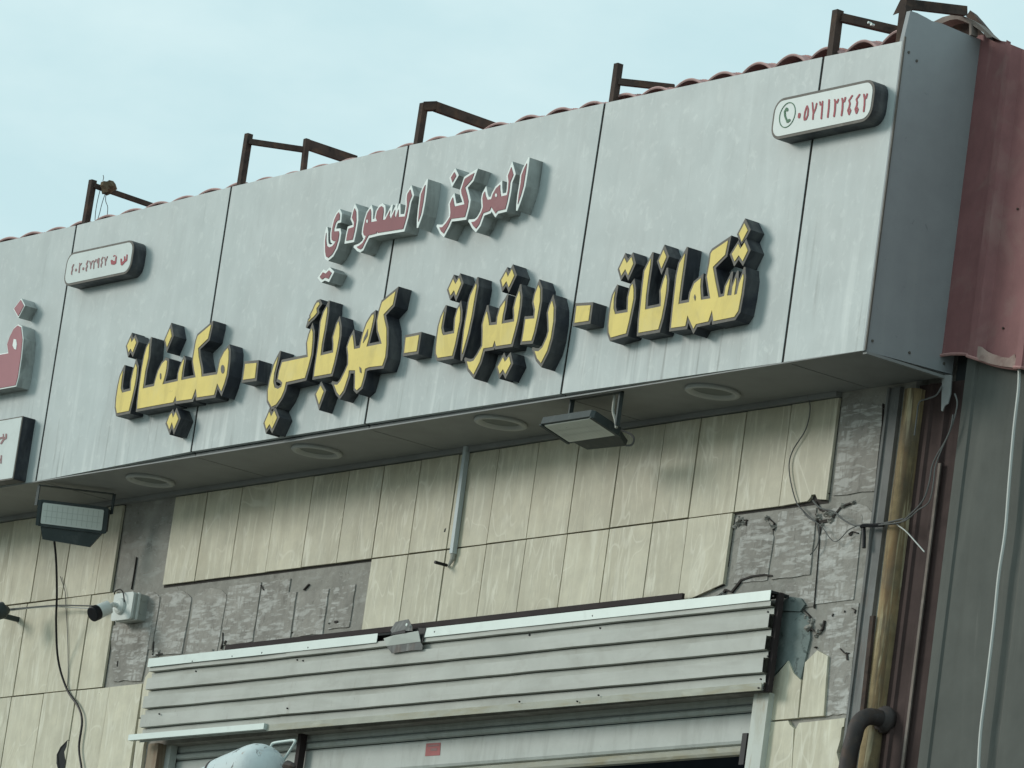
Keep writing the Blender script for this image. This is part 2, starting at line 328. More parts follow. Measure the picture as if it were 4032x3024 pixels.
# ------------------------------------------------------------------ sign fascia
tops = [(301,887.5),(911,735.6),(1608.7,573),(2381.6,405.7),(3242.6,224),(3556,161)]
bots = [(141,1895),(751.5,1778),(1436,1668),(2208,1550.6),(3081,1426.6),(3398.7,1379.6)]
TP = [P(a,b,0) for a,b in tops]; BT = [P(a,b,0) for a,b in bots]
TP = [TP[0]+Vector((-1.22*k,0,0)) for k in (4,3,2,1)] + TP
BT = [BT[0]+Vector((-1.22*k,0,-.002)) for k in (4,3,2,1)] + BT
XR = (TP[-1].x+BT[-1].x)/2
TP[-1].x = BT[-1].x = XR-.0035
fascia = empty('sign_fascia', 'long pale grey panelled sign fascia with dark seams jutting out above the tiled wall', 'sign fascia', (2,0,Z0))
def prism(name, quad, y0, y1, mat, parent):          # quad as [(x,z)...]
    return slab(name, [[tuple(a) for a in quad]], y0, y1, mat, parent)
gp = .0068
for i in range(len(TP)-1):
    l = gp if i else 0; r = gp if i < len(TP)-2 else 0
    prism('front_panel', [(BT[i].x+l, BT[i].z), (BT[i+1].x-r, BT[i+1].z), (TP[i+1].x-r, TP[i+1].z), (TP[i].x+l, TP[i].z)], 0, .022, M['panel'], fascia)
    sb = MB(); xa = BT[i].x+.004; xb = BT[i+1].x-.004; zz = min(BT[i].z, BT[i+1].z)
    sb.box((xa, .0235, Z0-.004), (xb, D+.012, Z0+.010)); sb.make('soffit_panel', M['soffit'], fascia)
for i in range(1, len(TP)-1):
    slab('seam_sealant', [[(BT[i].x-gp-.0006, BT[i].z+.001), (BT[i].x+gp+.0006, BT[i].z+.001), (TP[i].x+gp+.0006, TP[i].z-.001), (TP[i].x-gp-.0006, TP[i].z-.001)]], .0025, .012, M['sealant'], fascia)
bk = MB(); bk.box((TP[0].x, .0225, Z0+.012), (XR-.004, .030, Z0+1.09)); bk.make('backing_board', M['dark_gap'], fascia)
for (py_, pz_) in ((.03,.03),(.36,.03),(.03,1.08),(.07,1.06),(.2,.03),(.37,.95)):
    t_ = MB(); t_.tube([(XR+.002,py_,Z0+pz_),(XR+.0065,py_,Z0+pz_)], .005, 8); t_.make('rivet', M['dark_rim'], fascia)
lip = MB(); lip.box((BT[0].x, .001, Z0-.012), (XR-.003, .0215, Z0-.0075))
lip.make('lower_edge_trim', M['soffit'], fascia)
# right-hand side panel, cut unevenly at its top
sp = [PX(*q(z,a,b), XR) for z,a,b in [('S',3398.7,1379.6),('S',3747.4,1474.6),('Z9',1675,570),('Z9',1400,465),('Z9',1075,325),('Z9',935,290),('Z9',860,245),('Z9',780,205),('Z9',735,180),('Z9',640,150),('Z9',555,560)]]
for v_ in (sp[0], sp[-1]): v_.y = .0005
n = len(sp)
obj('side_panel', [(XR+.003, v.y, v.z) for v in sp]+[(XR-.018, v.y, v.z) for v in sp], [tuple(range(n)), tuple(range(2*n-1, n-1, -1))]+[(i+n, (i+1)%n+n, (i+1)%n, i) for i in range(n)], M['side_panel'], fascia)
tr = MB(); tr.bar((XR+.006, .004, Z0-.01), (XR+.006, .004, Z0+1.13), .006, .006); tr.make('corner_trim', M['dark_rim'], fascia)
tr = MB(); tr.bar((XR-.004, .01, Z0-.016), (XR-.004, D, Z0-.016), .02, .010); tr.make('side_lower_trim', M['soffit'], fascia)
# loose strip that hangs from the side panel's rear corner
hp = [Q('Z7',1060,366,D-.02), Q('Z7',1138,366,D-.02), Q('Z7',1128,520,D-.02), Q('Z7',1108,600,D-.02), Q('Z7',1080,618,D-.02), Q('Z7',1062,665,D-.02), Q('Z7',1052,655,D-.02)]
slab('hanging_strip', [[xz(v) for v in hp]], D-.022, D-.018, M['soffit'], fascia)
# recessed round downlights in the soffit
dl_spec = [(325,1035,'first from the left, beside the left floodlight'), (685,972,'second from the left, above the missing tiles'), (1082,910,'third, just left of the hanging floodlight'), (1540,843,'rightmost, near the fascia corner')]
for (a, b, w_) in dl_spec:
    px, py = a*1.8228, b*1.8228
    d_ = ray(px, py); t_ = (Z0-.004-CAM.z)/d_.z; c = CAM+d_*t_
    root = empty('downlight', 'round grey recessed downlight in the soffit, '+w_, 'downlight', tuple(c), 'downlights in the soffit')
    mb = MB(); n = 36; prof_d = [(.100,0), (.104,-.008), (.098,-.014), (.086,-.014), (.079,-.008), (.074,-.001)]
    vs = []; 
    for (r_, z_) in prof_d: vs += [(c.x+r_*math.cos(2*math.pi*k/n), c.y+r_*math.sin(2*math.pi*k/n), c.z+z_) for k in range(n)]
    fs = [(i*n+k, (i+1)*n+k, (i+1)*n+(k+1)%n, i*n+(k+1)%n) for i in range(len(prof_d)-1) for k in range(n)]
    obj('ring', vs, fs, M['downlight'], root, True)
    vs = [(c.x+0.0735*math.cos(2*math.pi*k/n), c.y+.0735*math.sin(2*math.pi*k/n), c.z-.001) for k in range(n)]
    obj('diffuser', vs, [tuple(reversed(range(n)))], M['downlight_in'], root)

# ------------------------------------------------------------------ channel letters
YF = -.062
def letter(root, name, poly2, w, side, rim, face, holes=(), holemat=None, y=YF):
    body = slab(name, grown(poly2, w), y, -.0006, side, root)
    rimo = slab('rim', grown(poly2, w), y-.002, y-.0002, rim, body)
    f = slab('face', [poly2], y-.0045, y-.0022, face, body)
    for h in holes: slab('eye', [h], y-.0062, y-.0047, holemat or rim, body)
    return body
def seg(*parts):                                       # polygon from several measured runs
    out_ = []
    for z, pts in parts: out_ += pz(z, pts, YF)
    return out_
def ell(z, cx, cy, rx, ry, n=12): return pz(z, [(cx+rx*math.cos(k*2*math.pi/n), cy+ry*math.sin(k*2*math.pi/n)) for k in range(n)], YF)
def word(name, label, letters, kind, cat, group):
    pts = letters[0][1]; cx = sum(p[0] for p in pts)/len(pts); cz = min(p[1] for p in pts)
    root = empty(name, label, cat, (cx, 0, cz), group)
    for it in letters:
        nm, poly = it[0], it[1]; holes = it[2] if len(it) > 2 else ()
        if kind == 'y': letter(root, nm, poly, .0120, M['black_side'], M['dark_rim'], M['yellow'], holes)
        elif kind == 'r': letter(root, nm, poly, .0112, M['white_side'], M['white_rim'], M['red'], holes)
        else: letter(root, nm, poly, .0055, M['white_side'], M['white_rim'], M['pink'], holes)
GY = 'yellow words and dashes on the lower line of the sign'
A_ta = seg(('A',[(188,735),(170,860),(160,960),(176,1020),(292,992),(298,870),(325,745),(355,645),(370,690),(362,800),(340,930),(300,1110),(265,1255),(112,1285),(97,1200),(105,1080),(128,930),(155,810)]))
A_dots = seg(('A',[(290,305),(300,362),(340,308),(362,365),(315,490),(290,440),(262,490),(245,405)]))
A_main = seg(('A',[(535,370),(520,560),(480,740),(448,965),(598,932),(612,870),(650,740),(700,640),(745,595),(765,605),(757,700),(740,790),(705,912)]),
    ('B',[(222,1085),(232,960),(260,860),(312,735),(320,750),(312,800),(290,930),(275,1070),(515,1022),(490,900),(470,760),(478,680),(520,430),(548,345),(760,165),(758,190),(712,390),(550,548),(560,690),(600,900),(605,1015),(865,975),(880,910),(915,740),(980,610),(1038,545),(1050,600),(1045,760),(1015,990),(975,1130),(930,1250),(865,1120),(812,1308),(535,1350),(515,1200),(450,1375),(200,1410),(183,1325),(145,1428)]),
    ('A',[(376,1228),(384,1130),(405,950),(440,700),(470,540),(500,430)]))
A_fdot = seg(('B',[(95,225),(118,350),(44,525),(16,410)]))
A_bdots = seg(('A',[(826,1285),(842,1350),(880,1275),(912,1360),(856,1495),(830,1400),(797,1495),(765,1410),(800,1320)]))
word('yellow_word', 'yellow black sided Arabic word at the left end of the lower line', [('letter',A_ta),('dots',A_dots),('letter',A_main,[ell('A',685,805,9,42), ell('B',958,892,30,72)]),('dot',A_fdot),('dots',A_bdots)], 'y', 'sign lettering', GY)
word('yellow_dash', 'yellow square dash just right of the leftmost yellow word', [('dash', seg(('B',[(1322,805),(1505,788),(1478,1035),(1288,1062)])))], 'y', 'sign dash', GY)
C_ya = seg(('C',[(222,705),(178,800),(140,930),(110,1080),(110,1190),(150,1265),(200,1240),(255,1160),(290,1080),(312,988),(525,940),(560,820),(595,680),(610,520),(612,430),(600,385),(575,450),(552,545),(560,705),(270,765),(240,860),(222,955),(248,965),(272,995),(262,1040),(222,1066),(182,1050),(168,985),(178,890),(205,780)]))
C_hz = seg(('C',[(680,88),(690,110),(655,160),(660,205),(625,250),(585,285),(566,308),(570,290),(592,262),(590,235),(618,180),(640,130),(660,97)]))
C_ba = seg(('C',[(775,140),(775,200),(745,400),(715,560),(700,690),(845,655),(850,560),(845,480),(885,340),(903,305),(915,370),(912,470),(885,620),(850,780),(820,890),(628,925),(640,830),(668,650),(690,480),(705,310),(740,200)]))
C_dot = seg(('C',[(702,1030),(735,1095),(685,1235),(652,1125)]))
C_dots = seg(('C',[(125,1325),(145,1378),(180,1312),(210,1390),(155,1512),(128,1460),(92,1515),(74,1445)]))
D_main = seg(('D',[(830,155),(795,320),(680,445),(690,510),(715,620),(715,830),(700,980),(665,1085),(500,1105),(450,1125),(430,1230),(395,1350),(345,1395),(322,1370),(325,1250),(325,1145),(245,1145),(235,1220),(175,1400),(130,1462),(95,1420),(62,1325),(100,1328),(140,1280),(200,1160),(238,1070),(240,950),(228,850),(265,740),(288,700),(300,780),(310,880),(385,865),(400,790),(425,690),(470,560),(530,460),(555,440),(556,480),(530,600),(490,760),(465,850),(660,810),(640,740),(610,640),(605,520),(630,400),(665,290)]))
word('yellow_word', 'yellow black sided Arabic word, second from the left, small mark over its alef', [('letter',C_ya),('hamza',C_hz),('letter',C_ba),('dot',C_dot),('dots',C_dots),('letter',D_main,[pz('D',[(490,625),(482,715),(425,805),(440,735)],YF), pz('D',[(380,1100),(403,1120),(408,1182),(388,1172)],YF)])], 'y', 'sign lettering', GY)
word('yellow_dash', 'yellow square dash in the middle of the line, between the two middle yellow words', [('dash', seg(('D',[(962,735),(1125,703),(1095,905),(942,928)])))], 'y', 'sign dash', GY)
E_ta = seg(('E',[(212,695),(180,870),(165,960),(180,1050),(200,1085),(380,1050),(390,940),(400,800),(440,660),(465,612),(478,700),(470,850),(435,1020),(390,1240),(345,1415),(112,1450),(85,1380),(85,1280),(105,1100),(130,930),(170,790)]))
E_dots = seg(('E',[(362,170),(400,250),(460,148),(490,240),(410,435),(378,345),(320,430),(289,330)]))
E_al = seg(('E',[(738,240),(743,290),(710,480),(660,780),(600,1060),(545,1260),(508,1385),(512,1300),(545,1000),(590,740),(620,540),(650,430)]))
F_main = seg(('F',[(130,690),(150,780),(162,870),(265,860),(275,760),(310,640),(372,548),(365,620),(340,740),(325,850),(490,820),(495,740),(490,640),(520,520),(558,420),(568,500),(560,620),(530,800),(490,960),(450,1110),(255,1140),(235,1065),(208,1150),(88,1170)]),
    ('Z4',[(1165,1010),(1108,1125),(1064,1070),(1048,1005),(1078,1010),(1108,1000),(1145,945),(1192,860)]), ('F',[(82,960),(80,860),(105,760)]))
F_d1 = seg(('F',[(385,172),(408,240),(460,138),(490,220),(420,370),(390,290),(342,365),(323,280)]))
F_d2 = seg(('F',[(345,1288),(368,1350),(423,1280),(443,1370),(375,1502),(345,1440),(302,1502),(277,1410)]))
F_dal = seg(('F',[(808,345),(828,400),(825,560),(790,760),(750,950),(715,1068),(595,1078),(615,960),(640,790),(755,780),(765,660),(745,560),(765,460)]))
F_ra = seg(('F',[(985,550),(1005,640),(1000,820),(965,1040),(920,1200),(840,1360),(790,1300),(760,1205),(805,1210),(860,1160),(920,1030),(945,940),(940,780),(935,700),(960,610)]))
word('yellow_word', 'yellow black sided Arabic word third from the left, with three pairs of dots', [('letter',E_ta),('dots',E_dots),('letter',E_al),('letter',F_main),('dots',F_d1),('dots',F_d2),('letter',F_dal),('letter',F_ra)], 'y', 'sign lettering', GY)
word('yellow_dash', 'yellow square dash just left of the rightmost yellow word', [('dash', seg(('Z5',[(182,998),(315,990),(295,1140),(162,1160)])))], 'y', 'sign dash', GY)
G_ta = seg(('G',[(188,780),(165,900),(160,1060),(185,1155),(395,1120),(400,1000),(405,870),(445,700),(473,660),(487,750),(485,900),(450,1080),(410,1280),(365,1465),(115,1535),(85,1450),(82,1330),(100,1150),(125,980),(155,850)]))
G_dots = seg(('G',[(340,238),(378,325),(455,222),(482,330),(400,515),(355,415),(290,520),(258,410)]))
G_na = seg(('G',[(768,250),(760,350),(720,620),(690,850),(675,1080),(935,1025),(940,930),(935,770),(985,590),(1018,508),(1033,600),(1020,780),(985,1000),(940,1230),(890,1400),(570,1455),(580,1250),(610,1000),(640,700),(670,450)]))
G_dot = seg(('G',[(980,108),(1022,220),(945,405),(902,280)]))
H_main = seg(('H',[(266,530),(245,700),(215,900),(180,1190),(320,1165),(340,1040),(390,920),(473,852),(465,960),(475,1135),(600,1115),(580,1000),(555,830),(590,650),(605,530),(625,495),(828,358),(790,545),(630,705),(660,880),(705,1105),(780,1085),(800,960),(853,855),(845,930),(815,1078),(875,1075),(890,960),(933,845),(930,930),(908,1070),(945,1060),(975,920),(1025,795),(1030,850),(1000,1070),(960,1280),(910,1355),(640,1410),(620,1265),(570,1415),(410,1450),(378,1510),(300,1335),(270,1475),(85,1500),(100,1350),(130,1080),(160,820),(195,660)]))
H_d1 = seg(('H',[(1042,135),(1085,225),(1008,375),(972,270)]))
H_d2 = seg(('H',[(960,405),(990,470),(1045,390),(1085,490),(1020,625),(970,550),(915,630),(880,535)]))
word('yellow_word', 'yellow black sided Arabic word at the right end of the lower line, three stacked dots', [('letter',G_ta),('dots',G_dots),('letter',G_na),('dot',G_dot),('letter',H_main,[pz('H',[(400,1062),(412,1100),(402,1148),(386,1100)],YF)]),('dot',H_d1),('dots',H_d2)], 'y', 'sign lettering', GY)
GR = 'red words outlined in white on the upper line'
R_ya = seg(('R1',[(205,600),(205,740),(215,820),(255,852),(310,832),(345,790),(375,738),(335,745),(305,725),(298,680),(300,600),(320,480),(345,380),(385,290),(420,248),(440,290),(432,380),(400,388),(367,432),(342,530),(338,578),(420,572),(428,620),(410,730),(370,860),(310,970),(240,1030),(205,1010),(190,930),(188,750)]))
R_dal = seg(('R1',[(693,180),(720,240),(722,400),(695,560),(660,715),(550,735),(570,620),(590,530),(680,500),(685,420),(650,340),(670,250)]))
R_main = seg(('R2',[(315,640),(330,700),(325,910),(455,888),(428,820),(450,700),(500,610),(545,582),(580,610),(585,700),(562,868),(625,855),(718,670),(700,770),(735,845),(820,655),(806,770),(835,825),(888,655),(890,805),(1020,795),(1045,700),(1065,560),(1062,430),(1072,340),(1130,245),(1162,370),(1110,500),(1085,640),(1050,820),(1010,960),(985,1045),(470,1128),(455,1088),(440,1138),(275,1180),(200,1330),(150,1440),(110,1465),(60,1442),(38,1415),(90,1390),(160,1330),(210,1240),(225,1192),(188,1180),(168,1120),(180,1020),(215,860),(260,720)]))
R_al = seg(('R2',[(1438,150),(1425,280),(1395,500),(1350,740),(1294,900),(1297,820),(1315,640),(1342,430),(1350,345),(1400,222)]))
R_dots = seg(('R1',[(150,1280),(200,1302),(255,1245),(298,1290),(245,1392),(185,1368),(130,1402),(95,1360)]))
word('red_word', 'dull red Arabic word outlined in white, upper line left, two dots below', [('letter',R_ya),('letter',R_dal),('letter',R_main,[ell('R2',260,895,16,36)]),('letter',R_al),('dots',R_dots)], 'r', 'sign lettering', GR)
S_zay = seg(('R3',[(818,298),(775,420),(642,570),(680,700),(708,830),(690,950),(640,1130),(378,1165),(320,1300),(240,1445),(190,1400),(158,1328),(215,1325),(290,1240),(360,1130),(370,1050),(358,880),(400,780),(413,762),(430,860),(445,935),(635,890),(610,780),(578,690),(572,620),(610,500),(640,410),(730,350)]))
S_dot = seg(('R3',[(442,282),(475,350),(405,475),(379,385)]))
S_main = seg(('R3',[(1018,648),(1035,740),(1065,808),(1140,795),(1170,700),(1230,590),(1306,522),(1305,600),(1320,745),(1440,715),(1460,600),(1470,460),(1457,350),(1520,188),(1558,330),(1500,470),(1480,640),(1440,850),(1405,980),(1258,1015),(1222,1065),(1140,935),(1110,1010),(985,1060),(910,1270),(850,1352),(800,1300),(763,1228),(820,1220),(880,1170),(950,1050),(985,940),(975,780),(990,700)]))
S_al = seg(('R3',[(1813,118),(1795,260),(1750,540),(1700,720),(1642,890),(1660,720),(1700,480),(1715,340),(1765,210)]))
word('red_word', 'dull red Arabic word outlined in white, upper line right, single dot above', [('letter',S_zay),('dot',S_dot),('letter',S_main,[ell('R3',1240,722,18,34)]),('letter',S_al)], 'r', 'sign lettering', GR)
L_fa = seg(('L',[(150,337),(176,350),(188,450),(175,590),(150,760),(132,825),(-420,925),(-420,650),(75,565),(65,490),(85,430),(118,365)]))
L_dot = seg(('L',[(175,128),(200,175),(155,260),(121,200)]))
word('large_red_letter', 'large faded red Arabic letter cut off by the left edge, one dot above it', [('letter',L_fa,[pz('L',[(122,448),(140,452),(146,490),(140,535),(125,530),(112,500)],YF)]),('dot',L_dot)], 'p', 'sign lettering', None)

# ------------------------------------------------------------------ light boxes
def rrect(x0, x1, z0, z1, r, n=6):
    out_ = []
    for (cx, cz, a0) in ((x1-r, z1-r, 0), (x0+r, z1-r, 90), (x0+r, z0+r, 180), (x1-r, z0+r, 270)):
        out_ += [(cx+r*math.cos(R(a0+90*k/n)), cz+r*math.sin(R(a0+90*k/n))) for k in range(n+1)]
    return out_
def lightbox(name, label, z, left, right, top, bot, rad, rim=.011, y=-.06, group=None):
    x0 = Q(z,*left,y).x; x1 = Q(z,*right,y).x; z1 = Q(z,*top,y).z; z0 = Q(z,*bot,y).z
    root = empty(name, label, 'sign', ((x0+x1)/2, 0, z0), group)
    slab('casing', [rrect(x0,x1,z0,z1,rad)], y, -.0006, M['black_side'], root)
    slab('rim', [rrect(x0+.0005,x1-.0005,z0+.0005,z1-.0005,rad)], y-.003, y-.0002, M['dark_rim'], root)
    slab('face', [rrect(x0+rim,x1-rim,z0+rim,z1-rim,max(rad-rim,.004))], y-.0045, y-.0032, M['sign_white'], root)
    return root, y-.0046
def glyph(root, z, strokes, y, mat, name='digit'):
    polys = []
    for (w, pts) in strokes: polys += [[xz(Q(z,a,b,y)) for a,b in pl] for pl in stroke_polys(pts, w)]
    slab(name, polys, y-.0016, y-.0001, mat, root)
root, yf = lightbox('phone_number_sign', 'rounded white sign in a black case with green telephone emblem and red number', 'PH', (112,720), (1868,430), (1000,230), (950,950), .052)
cx = Q('PH',357,677,yf)
ring = [(cx.x+.044*math.cos(R(a)), cx.z+.046*math.sin(R(a))) for a in range(0,361,12)]
slab('emblem_ring', stroke_polys(ring, .0034), yf-.0016, yf-.0001, M['print_green'], root)
glyph(root, 'PH', [(30,[(345,560),(312,620),(318,700),(350,775),(392,780)]), (38,[(350,565),(355,595)]), (42,[(358,795),(392,765)])], yf, M['print_green'], 'handset_emblem')
four = [(488,340),(432,425),(447,478),(435,540),(412,598),(432,668),(458,600),(440,562)]
DIG = [[(42,[(568,660),(560,715)])],
    [(25,[(703,520),(720,580),(712,680),(682,752),(654,762),(652,720),(662,640),(685,560),(703,520)])],
    [(24,[(795,465),(800,560),(810,650),(800,750)]),(24,[(868,475),(850,560),(812,650)])],
    [(24,[(925,450),(932,500),(965,490),(972,440)]),(26,[(968,470),(960,600),(948,740)])],
    [(27,[(1085,415),(1078,560),(1060,715)])],
    [(25,[(1182,410),(1192,465),(1212,440),(1225,465),(1245,405)]),(30,[(1192,460),(1186,590),(1170,700)])],
    [(28,[(1312,390),(1322,450),(1350,440),(1368,375)]),(28,[(1322,440),(1315,580),(1300,685)])],
    [(26,[(x+1000,y) for x,y in four])], [(26,[(x+1128,y-20) for x,y in four])],
    [(28,[(1692,320),(1702,390),(1728,380),(1748,312)]),(27,[(1704,370),(1700,500),(1686,615)])]]
for d_ in DIG: glyph(root, 'PH', d_, yf, M['print_red'])
root, yf = lightbox('registration_sign', 'small rounded white sign with faded red number near the left end of the fascia', 'REG', (120,880), (1760,500), (940,320), (1000,1100), .05, .010)
RG = [[(26,[(310,750),(275,820),(282,862),(262,930),(262,985)])], [(36,[(370,862),(362,898)])], [(22,[(452,718),(470,765),(498,718)]),(26,[(460,745),(448,850),(438,940)])],
    [(38,[(545,832),(538,866)])], [(28,[(655,660),(622,738),(640,790),(612,840),(615,902)])], [(22,[(697,665),(725,760),(718,845)]),(22,[(762,662),(728,760)])],
    [(22,[(787,652),(802,692),(822,665),(832,680),(850,625)]),(24,[(804,685),(798,760),(792,845)])], [(28,[(922,598),(888,640),(884,705),(910,715)]),(28,[(922,598),(915,700),(905,818)])],
    [(26,[(1018,570),(982,640),(1000,700),(972,760),(975,805)])], [(22,[(1060,575),(1080,680),(1075,765)]),(22,[(1128,555),(1085,670)])]]
for d_ in RG: glyph(root, 'REG', d_, yf, M['print_faded'])
glyph(root, 'REG', [(48,[(1232,655),(1238,725),(1290,728),(1318,700)]),(30,[(1325,700),(1332,620),(1340,570)]),(60,[(1260,690),(1300,690)]),(20,[(1275,548),(1300,528),(1335,545)])], yf, M['print_red'], 'printed_letter')
glyph(root, 'REG', [(34,[(1460,620),(1462,700),(1475,755)]),(50,[(1475,745),(1500,715),(1540,670),(1580,640)]),(28,[(1540,670),(1545,560)]),(28,[(1590,650),(1602,515)])], yf, M['print_red'], 'printed_letter')
root, yf = lightbox('square_white_sign', 'square cornered white sign in a dark case at the lower left edge of the fascia', 'L', (-700,1500), (158,1300), (60,1098), (60,1600), .006, .006)
glyph(root, 'L', [(14,[(-70,1275),(-20,1262)]),(16,[(-14,1262),(30,1250)]),(14,[(52,1225),(50,1255),(30,1268),(10,1300)]),(9,[(28,1225),(30,1250)])], yf, M['print_faded'], 'printed_word')
glyph(root, 'L', [(16,[(-70,1452),(-20,1440)]),(16,[(-14,1440),(8,1430)]),(10,[(12,1400),(8,1460)])], yf, M['print_faded'], 'printed_word')

# ------------------------------------------------------------------ shop building: wall, tiles, mortar
bld = empty('shop_building', 'tiled shop front wall with patches of bare cement where tiles have fallen', 'building', (2,D,0))
wx_door0 = P(600,2900,D).x; wx_door1 = Q('ZO',2050,1100,D).x
YC = D+.014                                           # cement surface behind the tiles
zc_top = Z0-.002
zcan_bot = P(2200,2790,D).z
xcem_r = Q('Z8',1125,700,D).x+.02
wall = MB()
wall.box((-6, YC, 0), (wx_door0, YC+.22, Z0+1.05))
xb0_ = Q('Z8',1345,400,D+.02).x
wall.box((wx_door1, YC, 0), (xb0_-.012, YC+.22, Z0+.05)); wall.box((xb0_-.012, YC+.05, 0), (xcem_r+1.6, YC+.22, Z0+.05))
wall.box((wx_door0, YC, zcan_bot), (wx_door1, YC+.22, Z0+1.05))
wall.make('cement_wall', M['cement'], bld)
rest = MB(); rest.box((-6, YC+.22, 0), (-5.8, 8, Z0+1)); rest.box((xcem_r+1.4, YC+.22, 0), (xcem_r+1.6, 8, Z0+1)); rest.box((-6, 8, 0), (xcem_r+1.6, 8.2, Z0+1))
rest.box((-5.8, YC+.22, Z0+.3), (xcem_r+1.4, 8, Z0+.45)); rest.make('rear_wall', M['concrete'], bld)
inn = MB(); inn.box((wx_door0-.3, YC+1.4, 0.01), (wx_door1+.3, YC+1.45, Z0)); inn.make('interior_wall', M['interior'], bld)
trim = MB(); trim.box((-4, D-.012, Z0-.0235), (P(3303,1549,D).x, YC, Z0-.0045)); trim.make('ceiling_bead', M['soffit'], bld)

ZT, Z1, Z2 = Z0-.0245, Z0-.407, Z0-.819
Z3 = Z2-.412; Z4_ = Z3-.41
def xat(px, z):                                       # x on the tiled plane where height z is seen at picture column px
    lo, hi = -8, 9
    for _ in range(40):
        mm = (lo+hi)/2
        if project(Vector((mm, D, z)))[0] < px: lo = mm
        else: hi = mm
    return lo
def tile_poly(poly, jit=True):
    dy = random.uniform(-.0022, .0016) if jit else 0
    return slab('tile', [poly], D+dy, YC-.0004, M['tile'], bld)
def tile(x0, x1, z0, z1):
    g_ = .0030; j = lambda: random.uniform(-.0009, .0009)
    return tile_poly([(x0+g_+j(), z0+g_+j()), (x1-g_+j(), z0+g_+j()), (x1-g_+j(), z1-g_+j()), (x0+g_+j(), z1-g_+j())])
def row(pxs, zbot, ztop, zmeas=None):
    xs = [xat(p_, zmeas or zbot) for p_ in pxs]
    for a, b in zip(xs[:-1], xs[1:]): tile(a, b, zbot, ztop)
    return xs
row1 = [638,765,902,1043,1185,1325,1464,1609,1758,1915,2072,2234,2400,2570,2710,2889,3066]
xs1 = row(row1, Z1, ZT)
xl = xs1[-1]; xe = xat(3253, Z1)                      # last tile of the row, lower right corner chipped by a bolt hole
tile_poly([(xl+.002, Z1+.002)]+pz('Z6b',[(1862,905),(1880,885),(1888,866),(1912,862),(1925,893)],D)+[(xe-.002, Z1+.004),(xe-.002, ZT-.002),(xl+.002, ZT-.002)])
# row 2 in the middle, its lower edge hidden by the shutter hood
xs2 = row([1464,1609,1758,1915,2072,2234,2400,2570,2710], Z2, Z1, Z1)
# last tile of row 2: lower right corner broken off at a slant
xa = xat(2710, Z1)
tile_poly([xz(Q('Z8',5,62,D)), xz(Q('Z8',298,28,D)), xz(Q('Z8',236,486,D)), xz(Q('Z8',10,590,D)), (xa+.04, Z2+.05), (xs2[-1]+.0, Z2+.05)] if False else
          [(xa+.002, Z1-.002), (xat(2886,Z1)-.002, Z1-.002), xz(Q('Z8',236,484,D)), xz(Q('Z8',8,588,D)), (xs2[-1]+.003, Z2+.045)])
# left part of the wall
xL1 = [xat(p_, Z1) for p_ in (-1200,-1080,-960,-840,-720,-600,-480,-355,-235,-115,4,120,242,370.7,434)]
for a, b in zip(xL1[:-1], xL1[1:]): tile(a, b, Z1, ZT)
xL2 = [xat(p_, Z2) for p_ in (-1200,-1080,-960,-840,-720,-600,-470,-340,-210,-80,50,179,303,402)]
for a, b in zip(xL2[:-1], xL2[1:]): tile(a, b, Z2, Z1)
xL3 = [xat(*p_) for p_ in ((-470,Z2),(-340,Z2),(-210,Z2),(-80,Z2),(47,Z2),(174,Z2),(303,Z2),(432,Z2),(562,Z2))]
for a, b in zip(xL3[:-1], xL3[1:]): tile(a, b, Z3, Z2)
# slanted cut tiles beside the hood's left end
tile_poly(pz('ZM',[(1228,628),(1150,735),(1132,800),(1104,1055),(1178,1050),(1222,760)],D))
tile_poly(pz('ZM',[(1102,1068),(1176,1062),(1160,1200),(1140,1275),(1105,1560),(1040,1560),(1082,1235)],D))
# broken tiles at lower right
tile_poly(pz('Z8',[(513,1358),(545,1110),(655,975),(690,1055),(738,1100),(715,1340)],D))
tile_poly(pz('Z8',[(722,1337),(742,1140),(760,985),(838,908),(905,945),(895,1080),(878,1325)],D))
tile_poly(pz('Z8',[(502,1370),(655,1357),(665,1382),(690,1405),(682,1560),(668,1850),(455,1850)],D))
tile_poly(pz('Z8',[(725,1372),(1018,1340),(1010,1395),(998,1400),(988,1480),(965,1560),(985,1640),(950,1700),(930,1850),(672,1850),(688,1560),(702,1415)],D))
gr = MB()
for (xa_, xb_, za_, zb_) in ((xs1[0]-.004, xe, Z1-.006, ZT+.002), (xs2[0]+.001, xs2[-1]+.05, Z2, Z1), (xs2[-1], xat(2886,Z1), Z1-.2, Z1), (xL1[0], xL1[-1], Z1, ZT), (xL2[0], xL2[-1], Z2, Z1), (xL3[0], xL3[-1], Z3, Z2)):
    gr.add([(xa_, YC-.0020, za_), (xb_, YC-.0020, za_), (xb_, YC-.0020, zb_), (xa_, YC-.0020, zb_)], [(0,1,2,3)])
gr.make('grout', M['crack_dark'], bld)
